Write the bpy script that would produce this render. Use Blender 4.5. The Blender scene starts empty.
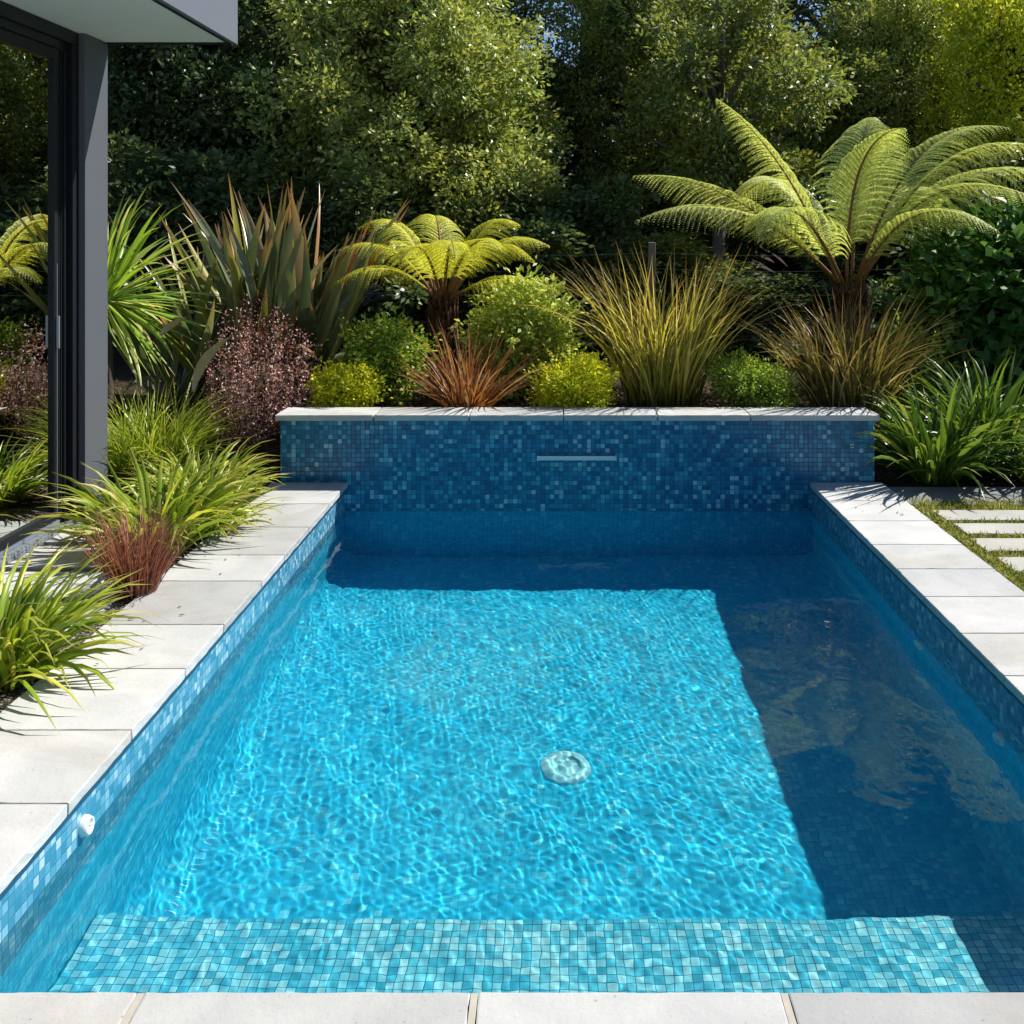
import bpy, bmesh, math, random
import numpy as np
from mathutils import Vector, Matrix

sc = bpy.context.scene
COL = sc.collection
rng = np.random.default_rng(7)
random.seed(7)
R = math.radians
SUN = Vector((0.81, 0.43, 1.0)).normalized()
H_EYE, F, VX, VY = 1.6, 1000.0, 562.0, 236.0


def P(px, py, Y):
    """pixel of the photograph + depth -> point of the place (camera level, looking along +Y)"""
    return np.array([(px - VX) * Y / F, Y, H_EYE + (VY - py) * Y / F])


# ------------------------------------------------------------------ objects
def mesh_obj(name, v, f, mat=None, parent=None, smooth=False, uv=None, loc=None):
    """v (n,3); f list of polygons or an (m,4) int array; uv per loop"""
    v = np.asarray(v, dtype=np.float32)
    me = bpy.data.meshes.new(name)
    if isinstance(f, np.ndarray):
        m = len(f)
        me.vertices.add(len(v)); me.vertices.foreach_set('co', v.ravel())
        me.loops.add(m * 4); me.loops.foreach_set('vertex_index', f.astype(np.int32).ravel())
        me.polygons.add(m)
        me.polygons.foreach_set('loop_start', np.arange(0, m * 4, 4, dtype=np.int32))
        me.update(calc_edges=True)
    else:
        me.from_pydata(v.tolist(), [], f); me.update()
    if uv is not None:
        l = me.uv_layers.new(name='UVMap')
        l.data.foreach_set('uv', np.asarray(uv, dtype=np.float32).ravel())
    if smooth:
        me.polygons.foreach_set('use_smooth', np.ones(len(me.polygons), dtype=bool))
    me.validate()
    o = bpy.data.objects.new(name, me)
    COL.objects.link(o)
    if mat: me.materials.append(mat)
    if parent: o.parent = parent
    if loc is not None: o.location = loc
    return o


def bm_obj(name, bm, mat=None, parent=None, loc=None, smooth=False):
    me = bpy.data.meshes.new(name)
    bm.to_mesh(me); bm.free()
    o = bpy.data.objects.new(name, me); COL.objects.link(o)
    if mat: me.materials.append(mat)
    if parent: o.parent = parent
    if loc is not None: o.location = loc
    if smooth:
        for p in me.polygons: p.use_smooth = True
    return o


def bx(bm, x0, x1, y0, y1, z0, z1, bev=0.0):
    r = bmesh.ops.create_cube(bm, size=1)
    for v in r['verts']:
        v.co = Vector(((x0 + x1) / 2 + v.co.x * (x1 - x0), (y0 + y1) / 2 + v.co.y * (y1 - y0), (z0 + z1) / 2 + v.co.z * (z1 - z0)))
    if bev:
        es = list({e for v in r['verts'] for e in v.link_edges})
        bmesh.ops.bevel(bm, geom=es, offset=bev, segments=2, affect='EDGES', profile=0.6)
    return bm


def box(name, x0, x1, y0, y1, z0, z1, mat, parent=None, bev=0.0):
    return bm_obj(name, bx(bmesh.new(), x0, x1, y0, y1, z0, z1, bev), mat, parent)


def empty(name, loc, label=None, cat=None, group=None):
    o = bpy.data.objects.new(name, None); COL.objects.link(o); o.location = loc
    o.empty_display_size = 0.1
    tag(o, label, cat, group)
    return o


def tag(o, label=None, cat=None, group=None, kind=None):
    if label: o['label'] = label
    if cat: o['category'] = cat
    if group: o['group'] = group
    if kind: o['kind'] = kind
    return o


def tube(name, pts, radii, mat, parent=None, seg=8):
    pts = [Vector(p) for p in pts]
    v, f = [], []
    for i, p in enumerate(pts):
        t = (pts[min(i + 1, len(pts) - 1)] - pts[max(i - 1, 0)]).normalized()
        a = t.orthogonal().normalized() if i == 0 else (a - t * a.dot(t)).normalized()
        b = t.cross(a)
        for k in range(seg):
            an = 2 * math.pi * k / seg
            v.append(p + (a * math.cos(an) + b * math.sin(an)) * radii[i])
    for i in range(len(pts) - 1):
        for k in range(seg):
            k2 = (k + 1) % seg
            f.append((i * seg + k, i * seg + k2, (i + 1) * seg + k2, (i + 1) * seg + k))
    f.append(tuple(range(seg))[::-1]); f.append(tuple((len(pts) - 1) * seg + k for k in range(seg)))
    return v, f


def merge(list_vf):
    V, Fc = [], []
    for v, f in list_vf:
        o = len(V); V += [tuple(p) for p in v]; Fc += [tuple(i + o for i in q) for q in f]
    return V, Fc


# ------------------------------------------------------------------ node helpers
class NT:
    def __init__(self, name):
        self.m = bpy.data.materials.new(name); self.m.use_nodes = True
        self.nt = self.m.node_tree; self.nt.nodes.clear()
        self.out = self.n('ShaderNodeOutputMaterial')

    def n(self, t, **kw):
        x = self.nt.nodes.new(t)
        for k, v in kw.items(): setattr(x, k, v)
        return x

    def put(self, sock, v):
        if hasattr(v, 'is_linked') or isinstance(v, bpy.types.NodeSocket): self.nt.links.new(v, sock)
        elif isinstance(v, tuple) and len(v) == 3 and sock.type == 'RGBA': sock.default_value = (*v, 1)
        else: sock.default_value = v

    def math(self, op, a, b=None, c=None, clamp=False):
        x = self.n('ShaderNodeMath', operation=op); x.use_clamp = clamp
        self.put(x.inputs[0], a)
        if b is not None: self.put(x.inputs[1], b)
        if c is not None: self.put(x.inputs[2], c)
        return x.outputs[0]

    def vmath(self, op, a, b=None):
        x = self.n('ShaderNodeVectorMath', operation=op)
        self.put(x.inputs[0], a)
        if b is not None: self.put(x.inputs[1], b)
        return x.outputs[0]

    def mix(self, fac, a, b, blend='MIX'):
        x = self.n('ShaderNodeMix', data_type='RGBA', blend_type=blend)
        self.put(x.inputs[0], fac); self.put(x.inputs[6], a); self.put(x.inputs[7], b)
        return x.outputs[2]

    def ramp(self, fac, stops, interp='LINEAR'):
        x = self.n('ShaderNodeValToRGB'); x.color_ramp.interpolation = interp
        e = x.color_ramp.elements
        while len(e) < len(stops): e.new(0.5)
        for k, (p, c) in enumerate(stops):
            e[k].position = p; e[k].color = (*c, 1)
        self.put(x.inputs[0], fac)
        return x.outputs[0]

    def noise(self, vec, scale, detail=4, rough=0.55, dist=0.0):
        x = self.n('ShaderNodeTexNoise'); self.put(x.inputs['Vector'], vec)
        x.inputs['Scale'].default_value = scale; x.inputs['Detail'].default_value = detail
        x.inputs['Roughness'].default_value = rough; x.inputs['Distortion'].default_value = dist
        return x.outputs['Fac']

    def bump(self, h, strength, dist=0.01):
        x = self.n('ShaderNodeBump'); x.inputs['Strength'].default_value = strength
        x.inputs['Distance'].default_value = dist; self.put(x.inputs['Height'], h)
        return x.outputs[0]

    def principled(self, col, rough=0.5, spec=0.5, metal=0.0, normal=None):
        b = self.n('ShaderNodeBsdfPrincipled')
        self.put(b.inputs['Base Color'], col); self.put(b.inputs['Roughness'], rough)
        self.put(b.inputs['Specular IOR Level'], spec); b.inputs['Metallic'].default_value = metal
        if normal is not None: self.put(b.inputs['Normal'], normal)
        return b.outputs[0]

    def done(self, s):
        self.nt.links.new(s, self.out.inputs[0]); return self.m


def simple(name, col, rough=0.5, spec=0.5, metal=0.0, var=0.12, scale=6.0, bump=0.0):
    t = NT(name); co = t.n('ShaderNodeTexCoord').outputs['Object']
    nz = t.noise(co, scale, 6, 0.65)
    c = t.mix(nz, tuple(x * (1 - var) for x in col), tuple(min(1, x * (1 + var)) for x in col))
    nrm = t.bump(t.noise(co, scale * 8, 4), bump) if bump else None
    return t.done(t.principled(c, rough, spec, metal, nrm))


def leaf_mat(name, stops, tip=None, tip_pos=0.75, transl=0.35, rough=0.45, spec=0.4, base=None, patch=None):
    """per-leaf colour from the leaf's own random value; optional tip / base colour along the leaf"""
    t = NT(name); g = t.n('ShaderNodeNewGeometry')
    c = t.ramp(g.outputs['Random Per Island'], stops)
    co = t.n('ShaderNodeTexCoord').outputs['Object']
    if patch:
        nz = t.noise(co, patch[1], 3)
        c = t.mix(t.ramp(nz, [(0.42, (0, 0, 0)), (0.6, (1, 1, 1))]), c, patch[0])
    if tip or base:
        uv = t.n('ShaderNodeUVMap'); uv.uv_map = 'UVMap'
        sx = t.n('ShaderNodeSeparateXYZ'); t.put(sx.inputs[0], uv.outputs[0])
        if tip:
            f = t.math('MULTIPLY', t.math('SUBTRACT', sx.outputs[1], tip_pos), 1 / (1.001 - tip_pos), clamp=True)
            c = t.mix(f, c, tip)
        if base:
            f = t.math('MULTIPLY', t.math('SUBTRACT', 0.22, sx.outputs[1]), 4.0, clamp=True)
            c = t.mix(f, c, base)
    b = t.principled(c, rough, spec)
    tr = t.n('ShaderNodeBsdfTranslucent')
    t.put(tr.inputs[0], t.mix(0.5, c, t.vmath('MULTIPLY', c, (1.5, 1.35, 0.5))))
    mx = t.n('ShaderNodeMixShader'); mx.inputs[0].default_value = transl
    t.nt.links.new(b, mx.inputs[1]); t.nt.links.new(tr.outputs[0], mx.inputs[2])
    return t.done(mx.outputs[0])


# ------------------------------------------------------------------ materials
def mosaic(name, stops, size=0.036, grout=(0.03, 0.12, 0.17), rough=0.16, gw=0.05, spec=0.5):
    t = NT(name); uv = t.n('ShaderNodeUVMap'); uv.uv_map = 'UVMap'
    sc_ = t.vmath('DIVIDE', uv.outputs[0], (size, size, size))
    cell = t.vmath('FLOOR', sc_); fr = t.vmath('FRACTION', sc_)
    wn = t.n('ShaderNodeTexWhiteNoise', noise_dimensions='2D'); t.put(wn.inputs['Vector'], cell)
    # sheets of tiles and loose drifts of colour over the random draw
    drift = t.noise(uv.outputs[0], 1.7, 3, 0.6)
    val = t.math('ADD', wn.outputs['Value'], t.math('MULTIPLY', t.math('SUBTRACT', drift, 0.5), 0.5), clamp=True)
    c = t.ramp(val, stops)
    glaze = t.noise(sc_, 3.2, 3, 0.6)
    c = t.mix(t.math('MULTIPLY', glaze, 0.45), c, t.vmath('MULTIPLY', c, (1.7, 1.35, 1.2)))
    s = t.n('ShaderNodeSeparateXYZ'); t.put(s.inputs[0], fr)
    ex = t.math('MINIMUM', s.outputs[0], t.math('SUBTRACT', 1.0, s.outputs[0]))
    ey = t.math('MINIMUM', s.outputs[1], t.math('SUBTRACT', 1.0, s.outputs[1]))
    e = t.math('MINIMUM', ex, ey)
    tile = t.math('GREATER_THAN', e, gw)
    c = t.mix(tile, grout, c)
    hgt = t.math('MULTIPLY', t.math('MINIMUM', e, 0.14), 7.0)
    # each tile sits at a slightly different tilt
    wc = t.n('ShaderNodeTexWhiteNoise', noise_dimensions='2D'); t.put(wc.inputs['Vector'], t.vmath('ADD', cell, (13.7, 5.1, 0)))
    w2 = t.n('ShaderNodeSeparateColor'); t.put(w2.inputs[0], wc.outputs['Color'])
    tx = t.math('MULTIPLY', s.outputs[0], t.math('SUBTRACT', w2.outputs[0], 0.5))
    ty = t.math('MULTIPLY', s.outputs[1], t.math('SUBTRACT', w2.outputs[1], 0.5))
    hgt = t.math('ADD', hgt, t.math('MULTIPLY', t.math('ADD', tx, ty), 0.6))
    n = t.bump(hgt, 0.5, 0.0015)
    r = t.math('ADD', t.math('MULTIPLY', t.math('SUBTRACT', 1.0, tile), 0.5), rough)
    return t.done(t.principled(c, r, spec, 0, n))


def stone(name, cols, speck=0.35, rough=0.8, bump=0.25):
    t = NT(name); co = t.n('ShaderNodeTexCoord').outputs['Object']
    oi = t.n('ShaderNodeObjectInfo')
    off = t.n('ShaderNodeCombineXYZ')
    for k in range(3): t.put(off.inputs[k], t.math('MULTIPLY', oi.outputs['Random'], 37.0 + 11 * k))
    co = t.vmath('ADD', co, off.outputs[0])
    c = t.ramp(oi.outputs['Random'], cols)
    cloud = t.noise(co, 3.5, 6, 0.6, 0.4)
    c = t.mix(t.ramp(cloud, [(0.35, (0, 0, 0)), (0.7, (1, 1, 1))]), t.vmath('MULTIPLY', c, (0.80, 0.815, 0.83)), c)
    sp = t.noise(co, 140, 2, 0.7)
    c = t.mix(t.ramp(sp, [(0.60, (0, 0, 0)), (0.72, (speck, speck, speck))]), c, t.vmath('MULTIPLY', c, (0.5, 0.5, 0.5)))
    pits = t.n('ShaderNodeTexVoronoi'); t.put(pits.inputs['Vector'], co); pits.inputs['Scale'].default_value = 24
    pm = t.math('LESS_THAN', pits.outputs['Distance'], 0.075)
    c = t.mix(t.math('MULTIPLY', pm, 0.5), c, t.vmath('MULTIPLY', c, (0.4, 0.39, 0.38)))
    st = t.noise(t.vmath('MULTIPLY', co, (1, 1.6, 1)), 1.1, 4, 0.65, 0.8)
    c = t.mix(t.ramp(st, [(0.50, (0, 0, 0)), (0.66, (0.5, 0.5, 0.5))]), c, t.vmath('MULTIPLY', c, (0.78, 0.72, 0.62)))
    h = t.math('ADD', t.noise(co, 60, 5, 0.7), t.math('MULTIPLY', cloud, 1.5))
    return t.done(t.principled(c, rough, 0.3, 0, t.bump(h, bump, 0.006)))


M = {}
M['wall_tile'] = mosaic('wall_mosaic', [(0.0, (0.002, 0.085, 0.19)), (0.4, (0.005, 0.14, 0.27)), (0.75, (0.012, 0.20, 0.34)), (0.93, (0.06, 0.32, 0.44)), (1.0, (0.24, 0.46, 0.54))], rough=0.22, spec=0.4, grout=(0.008, 0.08, 0.15), size=0.030)
M['line_tile'] = mosaic('waterline_mosaic', [(0.0, (0.03, 0.19, 0.32)), (0.4, (0.07, 0.27, 0.41)), (0.8, (0.15, 0.36, 0.50)), (1.0, (0.36, 0.54, 0.62))], rough=0.16, spec=0.6, grout=(0.03, 0.16, 0.26), size=0.030)
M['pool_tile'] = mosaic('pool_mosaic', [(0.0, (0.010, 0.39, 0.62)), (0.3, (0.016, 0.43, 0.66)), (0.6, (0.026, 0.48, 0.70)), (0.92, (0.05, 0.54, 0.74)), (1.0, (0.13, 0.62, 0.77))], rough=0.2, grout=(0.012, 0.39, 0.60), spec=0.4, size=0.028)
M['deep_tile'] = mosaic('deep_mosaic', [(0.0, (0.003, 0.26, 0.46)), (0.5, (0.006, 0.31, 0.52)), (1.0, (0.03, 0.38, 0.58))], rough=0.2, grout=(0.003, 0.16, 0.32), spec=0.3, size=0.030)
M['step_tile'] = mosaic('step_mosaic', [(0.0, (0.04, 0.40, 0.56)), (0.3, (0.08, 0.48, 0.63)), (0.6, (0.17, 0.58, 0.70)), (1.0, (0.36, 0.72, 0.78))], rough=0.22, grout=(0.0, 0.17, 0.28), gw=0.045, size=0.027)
M['stone'] = stone('pale_stone', [(0.0, (0.42, 0.42, 0.41)), (0.3, (0.50, 0.50, 0.485)), (0.55, (0.60, 0.595, 0.575)), (0.8, (0.55, 0.545, 0.53)), (1.0, (0.46, 0.465, 0.46))])
M['stone2'] = stone('grey_stone', [(0.0, (0.42, 0.42, 0.42)), (1.0, (0.52, 0.52, 0.51))])
M['step_stone'] = stone('stepping_stone', [(0.0, (0.40, 0.40, 0.36)), (1.0, (0.50, 0.49, 0.44))])
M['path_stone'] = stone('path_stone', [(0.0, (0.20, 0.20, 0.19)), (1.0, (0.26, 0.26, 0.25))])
M['white'] = simple('white_plastic', (0.78, 0.79, 0.78), 0.35)
M['steel'] = simple('brushed_steel', (0.62, 0.66, 0.68), 0.3, 0.5, 0.85, 0.06)
M['soffit'] = simple('soffit_paint', (0.86, 0.87, 0.82), 0.7, 0.3, 0, 0.04)
M['fascia'] = simple('fascia_metal', (0.17, 0.185, 0.225), 0.45, 0.4, 0.1, 0.06, 3)
M['column'] = simple('column_paint', (0.095, 0.105, 0.122), 0.5, 0.4, 0, 0.06, 3)
M['frame'] = simple('dark_frame', (0.010, 0.012, 0.015), 0.45, 0.3, 0.0, 0.1)
M['sill'] = simple('sill_metal', (0.30, 0.34, 0.40), 0.35, 0.5, 0.5, 0.1)
M['cladding'] = simple('dark_cladding', (0.06, 0.065, 0.07), 0.6, 0.3)
M['interior'] = simple('interior_plaster', (0.22, 0.21, 0.2), 0.8, 0.2)
M['timber'] = simple('interior_boards', (0.15, 0.11, 0.075), 0.4, 0.4, 0, 0.3)
M['post'] = simple('weathered_post', (0.22, 0.19, 0.15), 0.85, 0.2, 0, 0.4, 12, 0.4)
M['wire'] = simple('galvanised_wire', (0.25, 0.25, 0.24), 0.5, 0.4, 0.5)
M['bark'] = simple('tree_bark', (0.085, 0.066, 0.05), 0.9, 0.2, 0, 0.5, 9, 0.7)
M['greybark'] = simple('grey_bark', (0.20, 0.18, 0.16), 0.9, 0.2, 0, 0.45, 9, 0.7)
M['fernbark'] = simple('fern_trunk_fibre', (0.11, 0.06, 0.035), 0.95, 0.1, 0, 0.6, 20, 1.0)
M['stipe'] = simple('fern_stalk', (0.20, 0.095, 0.03), 0.6, 0.3, 0, 0.4, 10)

t = NT('window_glass')
tr = t.n('ShaderNodeBsdfTransparent'); tr.inputs[0].default_value = (0.55, 0.58, 0.56, 1)
gl = t.n('ShaderNodeBsdfGlossy'); gl.inputs['Roughness'].default_value = 0.0; gl.inputs['Color'].default_value = (0.95, 1, 0.98, 1)
fr = t.n('ShaderNodeFresnel'); fr.inputs['IOR'].default_value = 1.5
fac = t.math('ADD', t.math('MULTIPLY', fr.outputs[0], 1.5), 0.58, clamp=True)
mx = t.n('ShaderNodeMixShader'); t.put(mx.inputs[0], fac)
t.nt.links.new(tr.outputs[0], mx.inputs[1]); t.nt.links.new(gl.outputs[0], mx.inputs[2])
M['glass'] = t.done(mx.outputs[0])

t = NT('pool_water')
g = t.n('ShaderNodeBsdfGlass'); g.inputs['IOR'].default_value = 1.33; g.inputs['Roughness'].default_value = 0.0
g.inputs['Color'].default_value = (0.86, 0.99, 1.0, 1)
M['water'] = t.done(g.outputs[0])

t = NT('soil')
co = t.n('ShaderNodeTexCoord').outputs['Object']
n1 = t.noise(co, 2.2, 6, 0.6); n2 = t.noise(co, 55, 5, 0.75)
vo = t.n('ShaderNodeTexVoronoi'); t.put(vo.inputs['Vector'], co); vo.inputs['Scale'].default_value = 38
c = t.mix(n1, (0.030, 0.021, 0.013), (0.062, 0.046, 0.030))
c = t.mix(t.ramp(n2, [(0.5, (0, 0, 0)), (0.68, (1, 1, 1))]), c, (0.14, 0.11, 0.075))
c = t.mix(t.math('MULTIPLY', t.math('LESS_THAN', vo.outputs['Distance'], 0.22), 0.5), c, (0.03, 0.045, 0.014))
M['soil'] = t.done(t.principled(c, 0.95, 0.1, 0, t.bump(t.math('ADD', n2, vo.outputs['Distance']), 0.9, 0.02)))

t = NT('gravel')
co = t.n('ShaderNodeTexCoord').outputs['Object']
vo = t.n('ShaderNodeTexVoronoi'); t.put(vo.inputs['Vector'], co); vo.inputs['Scale'].default_value = 75
sepc = t.n('ShaderNodeSeparateColor'); t.put(sepc.inputs[0], vo.outputs['Color'])
c = t.ramp(sepc.outputs[0], [(0, (0.07, 0.06, 0.05)), (0.5, (0.22, 0.19, 0.15)), (1, (0.42, 0.39, 0.34))])
c = t.mix(t.ramp(vo.outputs['Distance'], [(0.35, (0, 0, 0)), (0.6, (1, 1, 1))]), c, (0.035, 0.03, 0.022))
M['gravel'] = t.done(t.principled(c, 0.85, 0.25, 0, t.bump(t.math('SUBTRACT', 1.0, vo.outputs['Distance']), 1.0, 0.012)))

G = lambda *a: tuple(a)
M['lawn'] = simple('lawn_base', (0.10, 0.12, 0.025), 0.9, 0.1, 0, 0.5, 20, 0.5)
M['turf'] = leaf_mat('turf_blades', [(0, (0.14, 0.18, 0.03)), (0.5, (0.32, 0.34, 0.06)), (1, (0.50, 0.47, 0.14))], transl=0.3, rough=0.6)
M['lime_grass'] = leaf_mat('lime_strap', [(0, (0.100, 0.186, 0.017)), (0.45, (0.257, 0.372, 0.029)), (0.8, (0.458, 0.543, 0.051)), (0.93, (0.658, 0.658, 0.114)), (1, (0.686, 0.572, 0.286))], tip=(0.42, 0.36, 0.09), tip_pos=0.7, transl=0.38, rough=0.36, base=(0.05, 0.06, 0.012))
M['green_grass'] = leaf_mat('green_strap', [(0, (0.040, 0.089, 0.016)), (0.5, (0.097, 0.193, 0.024)), (0.88, (0.209, 0.322, 0.040)), (1, (0.547, 0.499, 0.161))], tip=(0.16, 0.19, 0.04), tip_pos=0.8, transl=0.3, rough=0.36)
M['red_grass'] = leaf_mat('red_tussock', [(0, (0.105, 0.031, 0.020)), (0.5, (0.279, 0.087, 0.052)), (1, (0.522, 0.226, 0.139))], tip=(0.34, 0.17, 0.11), tip_pos=0.6, transl=0.25)
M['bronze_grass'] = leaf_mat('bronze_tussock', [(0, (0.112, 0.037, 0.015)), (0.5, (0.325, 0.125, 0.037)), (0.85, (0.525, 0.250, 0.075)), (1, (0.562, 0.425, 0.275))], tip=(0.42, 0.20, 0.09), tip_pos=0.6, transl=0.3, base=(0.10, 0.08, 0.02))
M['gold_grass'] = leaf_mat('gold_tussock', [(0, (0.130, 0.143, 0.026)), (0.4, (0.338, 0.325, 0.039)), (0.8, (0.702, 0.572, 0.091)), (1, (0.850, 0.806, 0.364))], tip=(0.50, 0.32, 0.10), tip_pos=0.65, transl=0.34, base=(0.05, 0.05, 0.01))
M['olive_grass'] = leaf_mat('olive_tussock', [(0, (0.056, 0.056, 0.020)), (0.5, (0.161, 0.145, 0.032)), (0.85, (0.322, 0.241, 0.056)), (1, (0.612, 0.483, 0.241))], tip=(0.26, 0.15, 0.06), tip_pos=0.65, transl=0.28)
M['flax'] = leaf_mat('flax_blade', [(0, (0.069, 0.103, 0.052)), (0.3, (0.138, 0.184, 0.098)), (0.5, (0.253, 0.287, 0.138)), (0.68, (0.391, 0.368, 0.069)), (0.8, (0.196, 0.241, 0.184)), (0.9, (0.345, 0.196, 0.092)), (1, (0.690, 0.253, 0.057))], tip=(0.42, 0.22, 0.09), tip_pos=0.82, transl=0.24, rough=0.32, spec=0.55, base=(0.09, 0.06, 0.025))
M['cordy'] = leaf_mat('cabbage_blade', [(0, (0.115, 0.230, 0.029)), (0.5, (0.288, 0.461, 0.050)), (0.85, (0.518, 0.634, 0.115)), (1, (0.720, 0.691, 0.317))], tip=(0.38, 0.34, 0.13), tip_pos=0.85, transl=0.4, rough=0.35, spec=0.5)
M['fern'] = leaf_mat('fern_pinna', [(0, (0.324, 0.432, 0.108)), (0.5, (0.552, 0.648, 0.180)), (0.9, (0.792, 0.840, 0.324)), (1, (0.720, 0.576, 0.240))], transl=0.45, rough=0.5, spec=0.3)
M['fern2'] = leaf_mat('fern_pinna_young', [(0, (0.456, 0.504, 0.048)), (0.5, (0.672, 0.696, 0.072)), (1, (0.850, 0.840, 0.144))], transl=0.45, rough=0.5, spec=0.3)
M['lime_shrub'] = leaf_mat('lime_shrub_leaf', [(0, (0.24, 0.34, 0.05)), (0.5, (0.50, 0.60, 0.11)), (1, (0.78, 0.80, 0.26))], transl=0.42)
M['yellow_shrub'] = leaf_mat('yellow_shrub_leaf', [(0, (0.381, 0.496, 0.028)), (0.5, (0.800, 0.800, 0.039)), (1, (0.850, 0.850, 0.076))], transl=0.38)
M['green_shrub'] = leaf_mat('green_shrub_leaf', [(0, (0.12, 0.22, 0.03)), (0.5, (0.30, 0.44, 0.055)), (1, (0.58, 0.66, 0.13))], transl=0.44)
M['purple_shrub'] = leaf_mat('purple_shrub_leaf', [(0, (0.140, 0.061, 0.061)), (0.5, (0.402, 0.191, 0.171)), (0.85, (0.724, 0.422, 0.362)), (1, (0.850, 0.805, 0.684))], transl=0.2, rough=0.5)
M['rust_shrub'] = leaf_mat('rust_spire_leaf', [(0, (0.169, 0.038, 0.034)), (0.6, (0.406, 0.101, 0.075)), (1, (0.642, 0.254, 0.169))], transl=0.25, rough=0.5)
M['dark_leaf'] = leaf_mat('dark_glossy_leaf', [(0, (0.029, 0.065, 0.029)), (0.6, (0.078, 0.137, 0.052)), (0.92, (0.182, 0.247, 0.078)), (1, (0.442, 0.468, 0.208))], transl=0.28, rough=0.38, spec=0.4, patch=((0.13, 0.18, 0.055), 1.5))
M['mid_leaf'] = leaf_mat('mid_leaf', [(0, (0.053, 0.097, 0.032)), (0.5, (0.134, 0.203, 0.060)), (0.85, (0.300, 0.374, 0.097)), (1, (0.690, 0.690, 0.270))], transl=0.36, rough=0.42, spec=0.4, patch=((0.30, 0.34, 0.07), 1.6))
M['bright_leaf'] = leaf_mat('bright_leaf', [(0, (0.088, 0.147, 0.045)), (0.5, (0.251, 0.348, 0.088)), (0.85, (0.503, 0.592, 0.147)), (1, (0.850, 0.850, 0.503))], transl=0.36, rough=0.38, spec=0.45, patch=((0.44, 0.48, 0.11), 2.0))
M['gold_leaf'] = leaf_mat('gold_leaf', [(0, (0.283, 0.368, 0.034)), (0.5, (0.623, 0.681, 0.051)), (1, (0.850, 0.850, 0.085))], transl=0.38, rough=0.42)
M['big_leaf'] = leaf_mat('big_leaf', [(0, (0.038, 0.101, 0.025)), (0.6, (0.088, 0.214, 0.045)), (1, (0.202, 0.378, 0.076))], transl=0.25, rough=0.5, spec=0.35)


# ------------------------------------------------------------------ foliage generators
def norm(a):
    return a / np.maximum(np.linalg.norm(a, axis=-1, keepdims=True), 1e-9)


def leaf_quads(p, d, n, L, W, fold=0.12):
    """one pointed leaf per row: base p, direction d, upper side n"""
    d = norm(d); s = norm(np.cross(d, n)); n = np.cross(s, d)
    L = np.asarray(L)[:, None]; W = np.asarray(W)[:, None]
    a = p; b = p + d * L * 0.45 + s * W * 0.5 + n * L * fold
    c = p + d * L; e = p + d * L * 0.45 - s * W * 0.5 + n * L * fold
    v = np.stack([a, b, c, e], 1).reshape(-1, 3)
    f = np.arange(len(p) * 4).reshape(-1, 4)
    return v, f


def rand_dir(n):
    return norm(rng.normal(size=(n, 3)))


def crown_mesh(lobes, n_leaf, leaf=(0.08, 0.042), clump=0.22, per=26, shell=0.75, up=0.5):
    """lobes: list of (center, radii). Leaves gather in clumps over the lobes."""
    vol = np.array([np.prod(r) ** 0.75 for _, r in lobes]); vol /= vol.sum()
    nc = max(4, n_leaf // per)
    k = rng.choice(len(lobes), nc, p=vol)
    cen = np.array([l[0] for l in lobes])[k]; rad = np.array([l[1] for l in lobes])[k]
    u = rand_dir(nc)
    rr = np.where(rng.random(nc) < shell, rng.uniform(0.78, 1.12, nc), rng.uniform(0.25, 0.85, nc))[:, None]
    cc = cen + u * rad * rr
    cs = clump * rng.uniform(0.5, 1.5, nc)
    j = np.repeat(np.arange(nc), per)
    off = rng.normal(size=(len(j), 3)) * cs[j][:, None] * np.array([0.62, 0.62, 0.42])
    p = cc[j] + off
    out = norm(p - cen[j])
    d = norm(norm(off) * 0.8 + out * 0.5 + rand_dir(len(j)) * 0.7)
    n = norm(rand_dir(len(j)) * 0.75 + np.array([0, 0, up]) + out * 0.5)
    L = leaf[0] * rng.uniform(0.6, 1.3, len(j)); W = leaf[1] * rng.uniform(0.7, 1.25, len(j))
    return leaf_quads(p, d, n, L, W)


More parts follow.
